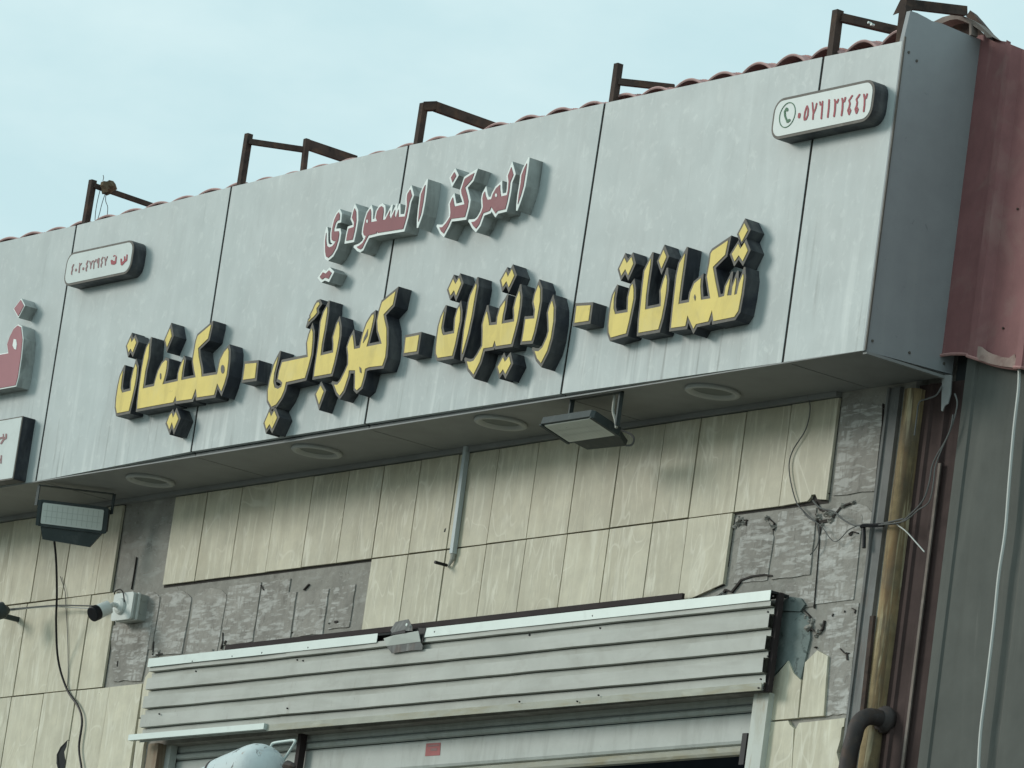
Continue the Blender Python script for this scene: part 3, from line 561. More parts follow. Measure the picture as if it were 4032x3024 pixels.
# mortar pads left by the fallen tiles
def pad(poly, d=.0035, name='mortar_pad'):
    dd = d+random.uniform(-.001,.002)
    return slab(name, [poly], YC-dd, YC-.0003, M['pad'], bld)
def wob(a, b, n=7, amp=.003):
    return [(a[0]+(b[0]-a[0])*k/n+random.uniform(-amp,amp), a[1]+(b[1]-a[1])*k/n+random.uniform(-amp,amp)) for k in range(n)]
def padbox(z, x0, x1, y0, y1, lean, arch=0, bot=None):   # measured box leaning with the wall; arch = rounded head
    bl = (x0-lean*(y1-y0), y1+ (x1-x0)*.06); br = (x1-lean*(y1-y0), y1-(x1-x0)*.06)
    tl = (x0, y0+(x1-x0)*.06); tr_ = (x1, y0-(x1-x0)*.06)
    pts = [bl, br]
    if arch:
        cx_ = (x0+x1)/2; hw = (x1-x0)/2
        for k in range(0, 9):
            a = math.pi*k/8; pts.append((cx_+hw*math.cos(a)+0, y0+arch-arch*math.sin(a)))
    else: pts += [tr_, tl]
    wp = pz(z, pts, YC-.006); out_ = []
    for i in range(len(wp)): out_ += wob(wp[i], wp[(i+1)%len(wp)], 3 if arch else 6, .0025)
    return pad(out_)
for (z,x0,x1,y0,y1,ar) in [('ZM',1275,1512,48,560,75),('ZM',1538,1790,30,545,70),('ZM',1812,2065,0,470,0),('ZM',2078,2300,-30,450,0),
        ('ZN',112,335,72,470,0),('ZN',352,590,50,405,0),('ZN',632,800,15,345,0),('ZM',1130,1262,60,520,60)]:
    padbox(z,x0,x1,y0,y1,.15,ar)
for (z,x0,x1,y0,y1,ar) in [('Z8',345,556,60,470,120),('Z8',590,832,10,440,0),('Z8',860,1125,0,600,60),('Z8',905,1100,615,1320,0),('Z8',345,540,230,470,0),
        ('Z7',235,575,600,1330,40),('Z7',255,480,1420,1600,90),('Z8',640,825,470,640,0)]:
    padbox(z,x0,x1,y0,y1,.10,ar)
for pts in [[(980,400),(1190,385),(1150,740),(1010,780),(930,640)]]:
    pass
pad([p_ for i in range(4) for p_ in wob(*[pz('ZM',[(880,330),(1215,300),(1130,765),(905,770)],YC)[j%4] for j in (i,i+1)], 6, .003)], .004)
slab('plaster_patch', [pz('Z8',[(640,600),(680,570),(750,580),(778,620),(745,665),(632,660)],YC)], YC-.0125, YC-.0003, M['green_plaster'], bld)
slab('plaster_patch', [pz('Z8',[(632,668),(745,668),(795,700),(805,830),(775,960),(745,1095),(690,1060),(660,980),(560,1080),(585,860),(600,760)],YC)], YC-.0085, YC-.0003, M['green_plaster'], bld)
# cracks and holes in the cement
def crack(z, pts, w, name='crack', Y=None):
    Y = YC-.0085 if Y is None else Y
    polys = [[xz(Q(z,a,b,Y)) for a,b in pl] for pl in stroke_polys(pts, w*.62)]
    slab(name, polys, Y-.0002, Y+.008, M['crack_dark'], bld)
crack('Z8', [(170,578),(235,545),(250,520),(290,535),(350,460),(420,435),(500,425),(548,432)], 17)
crack('Z8', [(30,585),(110,540),(240,488)], 9)
crack('Z8', [(832,60),(850,200),(835,400),(815,640)], 2.5)
crack('Z8', [(1040,165),(1062,150),(1095,160)], 13, 'hole'); crack('Z8', [(1045,172),(1055,160)], 18, 'hole')
crack('Z8', [(985,898),(1010,925),(1038,925)], 11, 'hole'); crack('Z8', [(1025,925),(1028,965)], 16, 'hole')
crack('Z8', [(932,690),(938,675)], 8, 'hole'); crack('Z8', [(1075,670),(1080,650),(1060,640)], 9, 'hole'); crack('Z8', [(1010,665),(1012,655)], 6, 'hole')
crack('Z8', [(700,600),(790,690),(800,740),(775,760)], 6); crack('Z8', [(780,790),(800,770),(840,800),(870,770),(880,720)], 12)
crack('Z8', [(820,890),(828,885)], 10, 'hole'); crack('Z8', [(340,90),(385,75),(380,110)], 9); crack('Z8', [(520,60),(560,95),(555,140)], 7)
crack('Z8', [(830,40),(850,95),(900,85),(940,60)], 14); crack('Z8', [(860,110),(850,170)], 12)
crack('ZM', [(1745,510),(1760,455),(1762,385)], 9); crack('ZM', [(1775,470),(1785,450)], 16, 'hole'); crack('ZM', [(1205,560),(1215,455)], 8); crack('ZM', [(1235,560),(1280,550)], 15, 'hole')
crack('ZM', [(925,650),(930,610)], 8, 'hole'); crack('ZM', [(2065,10),(2085,45)], 14, 'hole')
crack('ZN', [(640,300),(655,295)], 26, 'hole'); crack('ZN', [(390,45),(430,0)], 10, 'crack'); crack('ZN', [(300,380),(295,385)], 10, 'hole')
crack('ZL', [(1140,1150),(1165,1000),(1185,870)], 3.2)
crack('Z7', [(130,1330),(15,1350)], 6); crack('Z7', [(570,600),(560,900),(540,1200)], 8); crack('Z7', [(20,1400),(60,1470),(130,1480)], 20)
crack('Z7', [(50,1560),(150,1540),(230,1440),(330,1400)], 18)
crack('ZM', [(540,1235),(490,1290),(458,1350),(470,1456)], 8, 'hole', D-.002)
slab('hole', [pz('ZM',[(538,1235),(530,1290),(512,1330),(522,1400),(505,1500),(470,1500),(450,1420),(452,1350),(482,1290)],D)], D-.0022, D-.0005, M['dark_gap'], bld)
slab('hole', [pz('ZP',[(520,762),(512,795),(500,795),(508,770)],D)], D-.0022, D-.0005, M['dark_gap'], bld)

for (z, a, b, r_) in [('Z8',345,80,26),('Z8',372,92,20),('Z8',520,62,18),('Z8',560,120,16),('Z8',850,60,26),('Z8',900,40,20),('Z8',930,75,22),('Z8',870,110,18),('Z8',800,720,20),('Z8',790,760,26),
        ('Z8',850,790,18),('Z8',870,745,16),('Z8',830,815,14),('Z8',770,700,16),('Z8',235,548,16),('Z8',310,120,14),('Z8',330,110,12),('ZM',1215,545,14),('ZM',1262,535,18),('ZM',1240,575,16),('ZM',1690,520,12),('ZM',2090,25,12),('ZN',600,310,14),('Z7',150,1500,30),('Z7',250,1430,26),('Z7',330,1405,20),('Z7',60,1540,22)]:
    c_ = Q(z,a,b,YC-.004); rr_ = r_/ZOOMS[z][2]/1000*1.25; vs = []; n_ = 7
    for i_ in range(1, 4):
        for k_ in range(n_):
            th = math.pi*.5*i_/3; ph = 2*math.pi*k_/n_; q_ = rr_*random.uniform(.6,1.25)
            vs.append(c_+Vector((q_*math.sin(th)*math.cos(ph), -q_*math.cos(th)*.9+.002, q_*math.sin(th)*math.sin(ph)*.8)))
    vs.append(c_+Vector((0,-rr_*random.uniform(.7,1.1),0)))
    obj('mortar_lump', vs, [(len(vs)-1, k_, (k_+1)%n_) for k_ in range(n_)]+[(i_*n_+k_, (i_+1)*n_+k_, (i_+1)*n_+(k_+1)%n_, i_*n_+(k_+1)%n_) for i_ in range(2) for k_ in range(n_)], M['cement'], bld)

# ------------------------------------------------------------------ shutter hood: corrugated cover over the roller shutter
YH = D-.055
hood = empty('shutter_hood', 'pale corrugated metal hood with bright top flashing above the shutter door', 'shutter hood', (2.5,YH,Z0-1))
TL, TR, BL, BR = P(609,2601,YH), P(3061,2332,YH), P(556,2925,YH), P(3012,2722,YH)
prof = [(.085,-.022),(.146,-.022)]
for f0, f1 in ((.148,.222),(.371,.445),(.593,.668),(.823,.915)):
    prof += [(f0,.012),(f0+.010,.012),(f0+.012,-.004),(f1-.003,-.002),(f1-.002,.014),(f1+.005,.014),(f1+.007,-.022)]
    prof += [({.148:.368,.371:.590,.593:.820}.get(f0,.93),-.022)]
prof[-1] = (.922,-.010); prof[-2] = (.918,-.010); prof += [(1.0,-.010)]
def lerp(a, b, t): return a+(b-a)*t
def hood_pt(u, f, dy):                                # u across, f down; recessed strips run a little further right
    a = lerp(TL, TR, u); b = lerp(BL, BR, u); v = lerp(a, b, f); return Vector((v.x, YH+dy, v.z))
def corr(u0, u1, extra, name):
    vs = []; fs = []; N_ = 60
    for k in range(N_+1):
        u = lerp(u0, u1, k/N_)
        for (f, dy) in prof:
            v = hood_pt(u, f, dy-extra); v.z += .0006*math.sin(u*17+f*5)+.0003*math.sin(u*71+f*19); v.y += .0012*math.sin(u*37+f*9)+.0018*math.exp(-((u-.62)*40)**2-((f-.5)*6)**2)*2; vs.append(v)
    m_ = len(prof)
    for k in range(N_):
        for i in range(m_-1): fs.append((k*m_+i, (k+1)*m_+i, (k+1)*m_+i+1, k*m_+i+1))
    nb = len(vs); vs2 = [v+Vector((0,.0012,0)) for v in vs]
    fs2 = [tuple(i+nb for i in reversed(f)) for f in fs]
    return obj(name, vs+vs2, fs+fs2, M['sheet'], hood)
def u_of(px, py): return (P(px,py,YH).x-TL.x)/(TR.x-TL.x)
U1 = u_of(1160, 2560); UF = u_of(1511, 2505); UG = u_of(1676, 2485)
corr(0.0, U1+.004, 0, 'left_sheet'); corr(U1-.004, 1.0, .0025, 'right_sheet')
def strip(name, u0, u1, f0, f1, y, th, mat, parent=hood, ext=0):
    vs = []
    for dy in (y, y+th):
        for u, f in ((u0,f1),(u1,f1),(u1,f0),(u0,f0)): vs.append(hood_pt(u, f, dy))
    return obj(name, vs, [(0,1,2,3),(7,6,5,4),(4,5,1,0),(5,6,2,1),(6,7,3,2),(7,4,0,3)], mat, parent)
strip('top_flashing', 0, UF, -.005, .098, -.030, .002, M['flashing'])
strip('top_flashing', UG, 1, -.005, .098, -.030, .002, M['flashing'])
strip('top_flashing', 0, 1, -.004, .02, -.027, .082, M['dark_gap']).name = 'top_cap'
strip('bottom_flashing', -.012, U1-.02, .915, .985, -.036, .022, M['flashing'])
strip('bottom_edge', U1-.02, 1, .925, 1.0, -.020, .004, M['sheet_dirty'])
strip('end_return', .998, 1.003, .0, 1.0, .004, .020, M['post_dark'])
sc = MB(); sc.tube([(0,0,0),(0,-.004,0)], .0042, 8); 
screw = None
for (z,a,b) in [('ZM',1525,612),('ZM',1840,572),('ZM',2075,545),('ZN',65,543),('ZN',430,503),('ZN',1432,378),('ZO',800,415),('ZO',2112,272),
    ('ZM',1550,690),('ZN',342,600),('ZN',387,606),('ZO',340,550),('ZO',852,503),('ZO',2070,386),('ZO',2070,708),('ZO',2018,874),('ZO',2002,938),('ZO',2034,940),
    ('ZO',685,1035),('ZO',840,990),('ZN',262,983),('ZN',2180,405),('ZM',1260,1028),('ZM',1412,1182),('ZN',2100,930)]:
    v = Q(z,a,b,YH-.0285)
    if screw is None:
        screw = MB(); screw.tube([(v.x,v.y+.004,v.z),(v.x,v.y-.002,v.z)], .0034, 8); screw = screw.make('screw', M['black'], hood); base = v.copy()
    else:
        s2 = screw.copy(); C.objects.link(s2); s2.parent = hood; s2.location = v-base
gapbar = MB()
la = P(890,2556,D-.03); lb = P(2690,2352,D-.03)
for (a, b) in ((la, lb),):
    gapbar.box((la.x, D-.034, 0), (lb.x, D-.030, 0.001)) if False else None
    gapbar.bar(a+Vector((0,0,.004)), b+Vector((0,0,.004)), .012, .022); 
gapbar.make('gap_shade_bar', M['post_dark'], hood)  # dark bar standing in for the unlit open gap above the flashing
# crumpled metal bracket left on the hood
sb_ = empty('bent_metal_bracket', 'small crumpled grey metal bracket bent over the hood flashing', 'metal scrap', tuple(Q('ZN',1180,450,YH-.04)))
def patch(name, z, pts, Ys, mat, parent, th=.002):
    vs = [Q(z,a,b,y_) for (a,b),y_ in zip(pts, Ys)]; n_ = len(vs)
    back = [v+Vector((0,th,0)) for v in vs]
    return obj(name, vs+back, [tuple(range(n_)), tuple(range(2*n_-1, n_-1, -1))]+[(i+n_,(i+1)%n_+n_,(i+1)%n_,i) for i in range(n_)], mat, parent)
patch('lower_flap', 'ZN', [(1025,430),(1105,405),(1300,370),(1318,455),(1050,490)], [YH-.050,YH-.055,YH-.05,YH-.035,YH-.04], M['lamp_glass'], sb_)
patch('bent_foot', 'ZN', [(1050,492),(1318,458),(1335,485),(1330,520),(1240,525),(1090,548)], [YH-.039,YH-.035,YH-.034,YH-.034,YH-.036,YH-.036], M['steel_strip'], sb_)
patch('upper_flap', 'ZN', [(1080,365),(1120,300),(1160,290),(1222,278),(1252,335),(1255,370),(1190,372),(1100,402)], [YH-.04,YH-.03,YH-.03,YH-.03,YH-.04,YH-.045,YH-.05,YH-.052], M['steel_strip'], sb_)
patch('dark_fold', 'ZN', [(1090,385),(1195,360),(1198,385),(1085,402)], [YH-.056]*4, M['black'], sb_)
patch('torn_corner', 'ZN', [(1300,345),(1362,348),(1335,455),(1318,455)], [YH-.032]*4, M['black'], sb_)
hb = MB(); v = Q('ZN',1212,322,YH-.05); hb.tube([(v.x,v.y,v.z),(v.x,v.y-.003,v.z)], .006, 10); hb.make('bolt_hole', M['flashing'], sb_)

# ------------------------------------------------------------------ roller shutter and frame
YS = D+.075
sh = empty('roller_shutter', 'half raised pale roller shutter with dirt streaks under the corrugated hood', 'roller shutter', (2.5,YS,Z0-1.6))
def shz(px, py): return P(px, py, YS).z
xS0 = P(600,3000,YS).x; xS1 = P(2960,2880,YS).x
zA = P(2442,2848,YS).z                                # top of the big slat
z_list = [zA+.26, zA+.20, zA+.14, zA+.085, zA+.028, zA, zA-.118, zA-.158]
def slat(za, zb, y, mat, name='slat'):
    s_ = MB(); hh = (za-zb)
    prof2 = [(zb, y+.014), (zb+.004, y+.002), (zb+.014, y-.003), (za-.010, y-.003), (za-.003, y+.003), (za, y+.014)]
    vs = [(x, yy, zz) for x in (xS0, xS1) for (zz, yy) in prof2]; n_ = len(prof2)
    s_.add(vs, [(i, i+n_, i+1+n_, i+1) for i in range(n_-1)]); return s_.make(name, mat, sh)
for i, (za, zb) in enumerate(zip(z_list[:-1], z_list[1:])):
    slat(za, zb+.001, YS-(.010 if i in (2,4) else 0), M['shutter'] if i < 6 else M['sheet_dirty'], 'slat' if i < 6 else 'bottom_bar')
stk = [Q('ZN',a,b,YS-.004) for a,b in ((1365,1262),(1478,1255),(1472,1355),(1355,1362))]
slab('sticker', [[xz(v) for v in stk]], YS-.0045, YS-.0032, M['sticker'], sh)
slab('sticker_print', [stroke_polys([xz(Q('ZN',a,b,YS-.0048)) for a,b in ((1378,1282),(1465,1274))], .006)[0], stroke_polys([xz(Q('ZN',a,b,YS-.0048)) for a,b in ((1400,1312),(1450,1308))], .010)[0]], YS-.0055, YS-.0046, M['print_faded'], sh)
fr = empty('door_frame', 'white and rust stained steel frame of the shutter door opening', 'door frame', (2.5,D,0))
vr = [Q('ZO',a,b,D-.03) for a,b in ((1938,985),(2062,970),(2005,1519),(1882,1519))]
x0 = xat(2958, vr[0].z); 
j_ = MB()
ztop = Q('ZO',2000,975,D-.03).z; xj0 = Q('ZO',1905,1300,D-.03).x; xj1 = Q('ZO',2032,1300,D-.03).x
n_ = 8; pr = [(xj0, YS)]+[(xj0+.022-.022*math.cos(k*math.pi/2/n_), D-.004-.022*math.sin(k*math.pi/2/n_)) for k in range(n_+1)]+[(xj1, D-.026),(xj1, YS)]
vs = [(x,y,z) for z in (0, ztop) for x,y in pr]; m_ = len(pr)
obj('jamb', vs, [(i, i+1, i+1+m_, i+m_) for i in range(m_-1)]+[tuple(range(m_, 2*m_))], M['jamb'], fr)
xl0 = Q('ZM',1148,1370,D-.01).x; xl1 = Q('ZM',1240,1370,D-.01).x
j_ = MB(); j_.box((xl0+.012, D-.010, 0), (xl1, YS, Q('ZM',1200,1262,D-.01).z)); j_.make('jamb', M['jamb_brown'], fr)
xp0 = Q('ZN',345,1400,YS-.03).x; xp1 = Q('ZN',372,1400,YS-.03).x
j_ = MB(); j_.box((xp0, YS-.045, 0), (xp1, YS-.015, Q('ZN',360,1170,YS-.03).z)); j_.make('middle_post', M['post_dark'], fr)
j_ = MB(); j_.box((xl1, YS-.045, 0), (xl1+.035, YS-.012, Q('ZM',1300,1290,YS).z)); j_.make('guide_rail', M['shutter'], fr)
hbx = MB(); v = Q('ZO',1888,1340,D-.01); hbx.box((v.x-.022, D, v.z-.075), (v.x+.006, YS-.006, v.z+.04)); hbx.make('rubber_stop', M['black'], fr)

# ------------------------------------------------------------------ neighbour: brown sheet, grey wall, red cladding
nb = empty('neighbour_building', 'dark grey sheet walled building with red cladding above at the right edge', 'building', (6.5,D,0))
def corrv(name, xs_y, z0, z1, mat, parent, zt=None):
    vs = []; n_ = len(xs_y)
    vs = [(x, y, z0) for x, y in xs_y]+[(x, y, z1(x) if callable(z1) else z1) for x, y in xs_y]
    vs2 = [(x, y+.002, z) for x, y, z in vs]
    fs = [(i, i+1, i+1+n_, i+n_) for i in range(n_-1)]
    fs += [tuple(j+2*n_ for j in reversed(f)) for f in fs]
    return obj(name, vs+vs2, fs, mat, parent)
xb0 = Q('Z8',1345,400,D+.02).x; xb1 = Q('Z8',1590,400,D+.02).x
zb_top = Z0-.02
pb = [(xb0-.01, D+.06)]
pb += [(xb0, D+.022), (lerp(xb0,xb1,.28), D+.022), (lerp(xb0,xb1,.32), D+.012), (lerp(xb0,xb1,.40), D+.012), (lerp(xb0,xb1,.44), D+.022), (lerp(xb0,xb1,.70), D+.024),
       (lerp(xb0,xb1,.74), D+.010), (lerp(xb0,xb1,.80), D+.010), (lerp(xb0,xb1,.84), D+.026), (xb1+.06, D+.030)]
bs = empty('brown_metal_sheet', 'narrow dark brown ribbed metal sheet between the shop and the grey wall', 'metal sheet', (xb0,D+.02,0))
corrv('sheet', pb, 0, zb_top, M['brown'], bs)
bd = MB(); v0 = Q('Z8',1558,300,D+.012).x; bd.box((v0-.012, D+.008, 0), (v0+.001, D+.014, zb_top-.3)); bd.make('edge_bead', M['cap'], bs)
# grey wall
gx0 = Q('Z8',1612,500,D-.02).x
gz_top = Z0-.03
pg = [(gx0, D+.20), (gx0, D-.015), (gx0+.045, D-.02), (gx0+.052, D-.028), (gx0+.066, D-.028), (gx0+.073, D-.02)]
x = gx0+.073
while x < gx0+3.0:
    pg += [(x+.30, D-.02), (x+.315, D-.012), (x+.335, D-.012), (x+.35, D-.02)]; x += .35
corrv('grey_wall', pg, 0, gz_top+.10, M['grey_wall'], nb)
# red cladding above, with vertical ribs, uneven hem
rc = [(q('S',3745,1399), 0), (q('Z7',1265,205),0), (q('Z7',1300,232),0), (q('Z7',1500,300),0), (q('Z7',1600,318),0), (q('Z7',1690,327),0), (q('S',4120,1462),0)]
yR = D-.045
hem = [(P(a[0],a[1],yR).x, P(a[0],a[1],yR).z) for a,_ in rc]
topl = [(P(*q('Z9',a,b), yR).x, P(*q('Z9',a,b), yR).z) for a,b in ((1660,470),(1780,510),(1920,570),(2065,580),(2072,622),(2212,685),(2500,800))]
def interp(tab, x):
    if x <= tab[0][0]: return tab[0][1]
    for (a,b),(c,d) in zip(tab[:-1], tab[1:]):
        if x <= c: return b+(d-b)*(x-a)/max(c-a,1e-6)
    return tab[-1][1]
ribx = Q('Z9',2030,1000,yR).x
prr = []; x = XR-.06
ribs = [ribx+.26*k for k in range(-1, 12)]
xsr = sorted(set([x+.03*k for k in range(0, 100)]+[r+dx for r in ribs for dx in (-.022,-.014,.0,.012,.02)]))
def ry(x):
    for r in ribs:
        d_ = x-r
        if -.022 < d_ < .02: return yR-.026
    return yR
vs = [(x, ry(x), interp(hem, x)) for x in xsr]+[(x, ry(x), interp(topl, x)) for x in xsr]; n_ = len(xsr)
fs = [(i, i+1, i+1+n_, i+n_) for i in range(n_-1)]
obj('red_cladding', vs+[(a,b+.002,c) for a,b,c in vs], fs+[tuple(j+2*n_ for j in reversed(f)) for f in fs], M['red_clad'], nb)
hz_ = [(x, interp(hem, x)) for x in xsr if x > Q('Z7',1290,232,yR).x]
slab('dusty_hem', [[(x, z+.004) for x, z in hz_]+[(x+random.uniform(-.004,.004), z+.034+.022*random.random()) for x, z in reversed(hz_)]], yR-.0195, yR-.0165, M['dust'], nb)
for k_ in range(7):
    for zz_ in (.12, .55, .95):
        x_ = ribs[1]+.26*k_+.13; t_ = MB(); t_.tube([(x_,yR-.001,Z0+zz_),(x_,yR-.005,Z0+zz_)], .0045, 8); t_.make('screw', M['rust'], nb)
hm = MB(); hm.tube([(x, ry(x)-.003, interp(hem, x)+.004) for x in xsr], .006, 6); hm.make('hem', M['roof_red'], nb)
bb = MB(); bb.box((gx0+.01, D+.21, 0), (gx0+3.2, 8, Z0+.9)); bb.make('block_wall', M['concrete'], nb)
dk = MB(); dk.box((XR+.005, D+.03, Z0-.25), (gx0+3, D+.20, Z0+.85)); dk.make('dark_void', M['dark_gap'], nb)

# strips and posts at the shop corner
ch = empty('steel_channel', 'grey rust streaked steel channel up the right end of the cement wall', 'steel channel', (xcem_r,D,0))
cx0 = Q('Z8',1110,700,D-.01).x; cx1 = Q('Z8',1190,700,D-.01).x
c_ = MB(); c_.box((cx0, D-.004, 0), (cx1-.012, D+.03, Z0-.02)); c_.make('web', M['steel_strip'], ch)
c_ = MB(); c_.box((cx0-.004, D-.012, 0), (cx0+.008, D-.0045, Z0-.02)); c_.make('flange', M['steel_strip'], ch)
yp = empty('stained_post', 'yellowish brown stained vertical post beside the grey steel channel', 'post', (cx1,D,0))
yx0 = Q('Z8',1212,600,D-.02).x; yx1 = Q('Z8',1325,600,D-.02).x-.020
ys = [(yx0, D+.04)]+[(lerp(yx0,yx1,k/8), D-.004-.022*math.sin(math.pi*k/8)**.6 if 0<k<8 else D-.002) for k in range(9)]+[(yx1, D+.04)]
ztp = Q('Z7',760,480,D-.02).z; N_ = 40; vs = []; n_ = len(ys)
for k in range(N_+1):
    z = ztp*k/N_ if k < N_ else ztp
    z = lerp(0, ztp, k/N_)
    for (x, y) in ys: vs.append((x+random.uniform(-.002,.002), y+random.uniform(-.002,.002), z))
obj('post_body', vs, [(k*n_+i, k*n_+i+1, (k+1)*n_+i+1, (k+1)*n_+i) for k in range(N_) for i in range(n_-1)], M['stain_post'], yp, True)
ra = empty('rusty_angle', 'dark rusty angle strip standing against the stained post above the pipe elbow', 'steel strip', (cx1,D,0))
c_ = MB(); a_ = Q('Z8',1195,690,D-.03); b_ = Q('Z8',1128,1330,D-.03); c_.bar(a_, b_, .020, .012); c_.make('strip', M['rust'], ra)
pp = empty('exhaust_pipe', 'dark rusty pipe elbow coming out of the brown sheet and bending down', 'pipe', tuple(Q('Z8',1262,1345,D+.01)))
w0 = Q('Z8',1275,1352,D+.012)
path = [w0+Vector((0,.03,0)), w0, w0+Vector((-.002,-.05,0))]+[w0+Vector((-.004,-.05-.075*math.sin(a*math.pi/2/8), -.075*(1-math.cos(a*math.pi/2/8)))) for a in range(1,9)]+[w0+Vector((-.012,-.13,-.14)), w0+Vector((-.02,-.135,-.3)), w0+Vector((-.03,-.135,-1.2))]
t_ = MB(); t_.tube(path, .030, 20); t_.make('pipe_body', M['pipe'], pp, True)
t_ = MB(); t_.tube([w0+Vector((0,.012,0)), w0+Vector((0,-.012,0)), w0+Vector((0,-.014,0)), w0+Vector((0,-.026,0))], [.048,.048,.041,.040], 28); t_.make('flange', M['pipe'], pp, True)

# ------------------------------------------------------------------ red roof sheets behind the fascia
rf = empty('red_roof', 'red barrel profiled metal roof edge peeping over the sign fascia', 'roof', (2,.1,Z0+1.1))
def lobe(xc, wdt, h, z, y0, y1, parent):
    N_ = 30; vs = []; ylist = [(y0,0),(y0+.05,.004),(y0+.051,.010),(y0+.14,.016),(y0+.141,.024),(y1,.04)]
    arc = lambda t: h*math.sin(math.pi*t)**.8
    for (y, dz) in ylist:
        for k in range(N_+1):
            t = k/N_; vs.append((xc-wdt/2+wdt*t, y, z+dz+arc(t)+(.0022 if k % 2 else 0)*(1 if y > y0 else 0)))
    m_ = N_+1; nb_ = len(vs)
    fs = [(i*m_+k, i*m_+k+1, (i+1)*m_+k+1, (i+1)*m_+k) for i in range(len(ylist)-1) for k in range(N_)]
    vs2 = [(a, b, c-.009+(.004 if n_ % 2 else 0)) for n_, (a,b,c) in enumerate(vs)]
    fs2 = [tuple(j+nb_ for j in reversed(f)) for f in fs]; fr_ = [(k, k+nb_, k+1+nb_, k+1) for k in range(N_)]
    o = obj('roof_tile', vs+vs2, fs+fs2+fr_, M['roof_red'], parent)
    lp = MB(); lp.tube([(xc-wdt/2+wdt*k/20, y0-.002, z+arc(k/20)-.004) for k in range(21)], .0052, 6); lp.make('rolled_edge', M['roof_edge'], o)
    cl = [(xc-wdt/2+wdt*k/20, z+arc(k/20)-.016) for k in range(21)]
    slab('closure', [cl+[(xc+wdt/2, z-.12),(xc-wdt/2, z-.12)]], y0+.075, y0+.080, M['roof_edge'], o)
    return o
xref = P(3175,232,.05).x
ztop_at = lambda x: interp([(v.x, v.z) for v in TP], x)
k = -40
proto = None
while xref+.2*k < XR-.10:
    xc = xref+.2*k+.1
    if xc > -4.5:
        hgt = interp([(-2,.022),(2,.020),(3.0,.028),(4.5,.046),(5.4,.060)], xc)*random.uniform(.9,1.1)
        lobe(xc+random.uniform(-.004,.004), .206, hgt, ztop_at(xc)+random.uniform(-.003,.002)+interp([(-1,.024),(1.0,.022),(1.5,.014),(2.3,.016),(3.2,.014),(4.5,.012),(5.4,.014)], xc)-.002, .06, .62, rf)
    k += 1
us = MB(); us.box((-4.6, .62, Z0+1.02), (XR-.2, 3.2, Z0+1.06)); us.make('roof_deck', M['roof_red'], rf)
# weathered end cap where the roof turns the corner
ec = empty('roof_corner_cap', 'grey brown arched roof cap above the top corner of the side panel', 'roof cap', tuple(Q('Z9',1400,350,.4)))
XE = XR-.02
cap = [Q('Z9',a,b,.30) for a,b in ((960,300),(1090,235),(1260,190),(1420,235),(1560,310),(1690,430),(1780,510))]
capb = [Q('Z9',a,b,.30) for a,b in ((1080,320),(1190,275),(1290,262),(1400,300),(1510,352),(1650,450),(1700,520))]
vs = cap+capb; n_ = len(cap)
vs2 = [v+Vector((-.01,.05,.0)) for v in vs]
obj('arched_rim', vs+vs2, [(i, i+1, i+1+n_, i+n_) for i in range(n_-1)]+[(i, i+2*n_, i+1+2*n_, i+1) for i in range(n_-1)]+[(i+n_, i+1+n_, i+1+3*n_, i+3*n_) for i in range(n_-1)], M['cap'], ec)
bkp = [Q('Z9',a,b,.36) for a,b in ((980,320),(1290,250),(1520,340),(1720,520),(1690,620),(1300,480))]
obj('inner_board', bkp+[v+Vector((-.03,.02,0)) for v in bkp], [(0,1,2,3,4,5),(11,10,9,8,7,6)], M['rust'], ec)
st = MB(); st.bar(Q('Z9',1515,330,.31), Q('Z9',1515,500,.31), .012, .03); st.make('stud', M['cap'], ec)
pk = [Q('Z9',a,b,.5) for a,b in ((1412,225),(1470,140),(1560,240),(1780,505),(1800,560),(1640,400))]
obj('peaked_flashing', pk+[v+Vector((-.02,.05,0)) for v in pk], [(0,1,2,3,4,5),(11,10,9,8,7,6)]+[(i+6,(i+1)%6+6,(i+1)%6,i) for i in range(6)], M['rust'], ec)

# ------------------------------------------------------------------ rusty sign support brackets
GB = 'rusty steel tube brackets along the top of the fascia'
def bracket(label, bars, extras=()):
    b0 = P(*bars[0][0])
    root = empty('rusty_bracket', label, 'bracket', tuple(b0), GB)
    for (a, b, w_, h_, nm) in bars:
        va, vb = P(*a), P(*b)
        if nm == 'post': va = va-Vector((0,0,.25))
        mb_ = MB(); mb_.bar(va, vb, w_, h_); mb_.make(nm, M['rust'], root)
    return root
T = .026
b1 = bracket('rusty tube bracket with a knot of rag tied on its arm, leftmost on the fascia', [((337,873,.045),(366,710,.045),T,T,'post'), ((368,730,.045),(600,810,.33),.018,.020,'arm')])
b2 = bracket('rusty bracket with two posts and a wide arm, second from the left', [((949,724,.045),(980,528,.045),T,T,'post'), ((984,558,.045),(1200,590,.2),.022,.022,'arm'), ((1203,680,.2),(1208,548,.2),.020,.020,'post'), ((1200,566,.2),(1400,634,.45),.02,.042,'arm')])
b3 = bracket('rusty bracket with a thick sloping arm, third from the left', [((1643,570,.045),(1670,408,.045),T,T,'post'), ((1668,420,.045),(1722,418,.09),.03,.034,'elbow'), ((1714,420,.08),(1960,508,.38),.024,.038,'arm')])
b4 = bracket('rusty bracket whose post rises well above its arm, fourth from the left', [((2416,398,.045),(2436,252,.045),T,T,'post'), ((2436,322,.05),(2655,346,.2),.022,.024,'arm'), ((2552,378,.15),(2640,350,.22),.018,.018,'brace')])
b5 = bracket('rusty bracket with two drilled holes in its arm, second from the right', [((3280,214,.045),(3300,42,.045),.030,.030,'post'), ((3312,70,.05),(3545,124,.26),.026,.030,'arm')])
b6 = bracket('rusty bracket standing at the fascia corner, cut by the top of the picture', [((3556,170,.030),(3577,-60,.030),.036,.030,'post'), ((3582,18,.045),(3800,44,.30),.026,.034,'arm')])
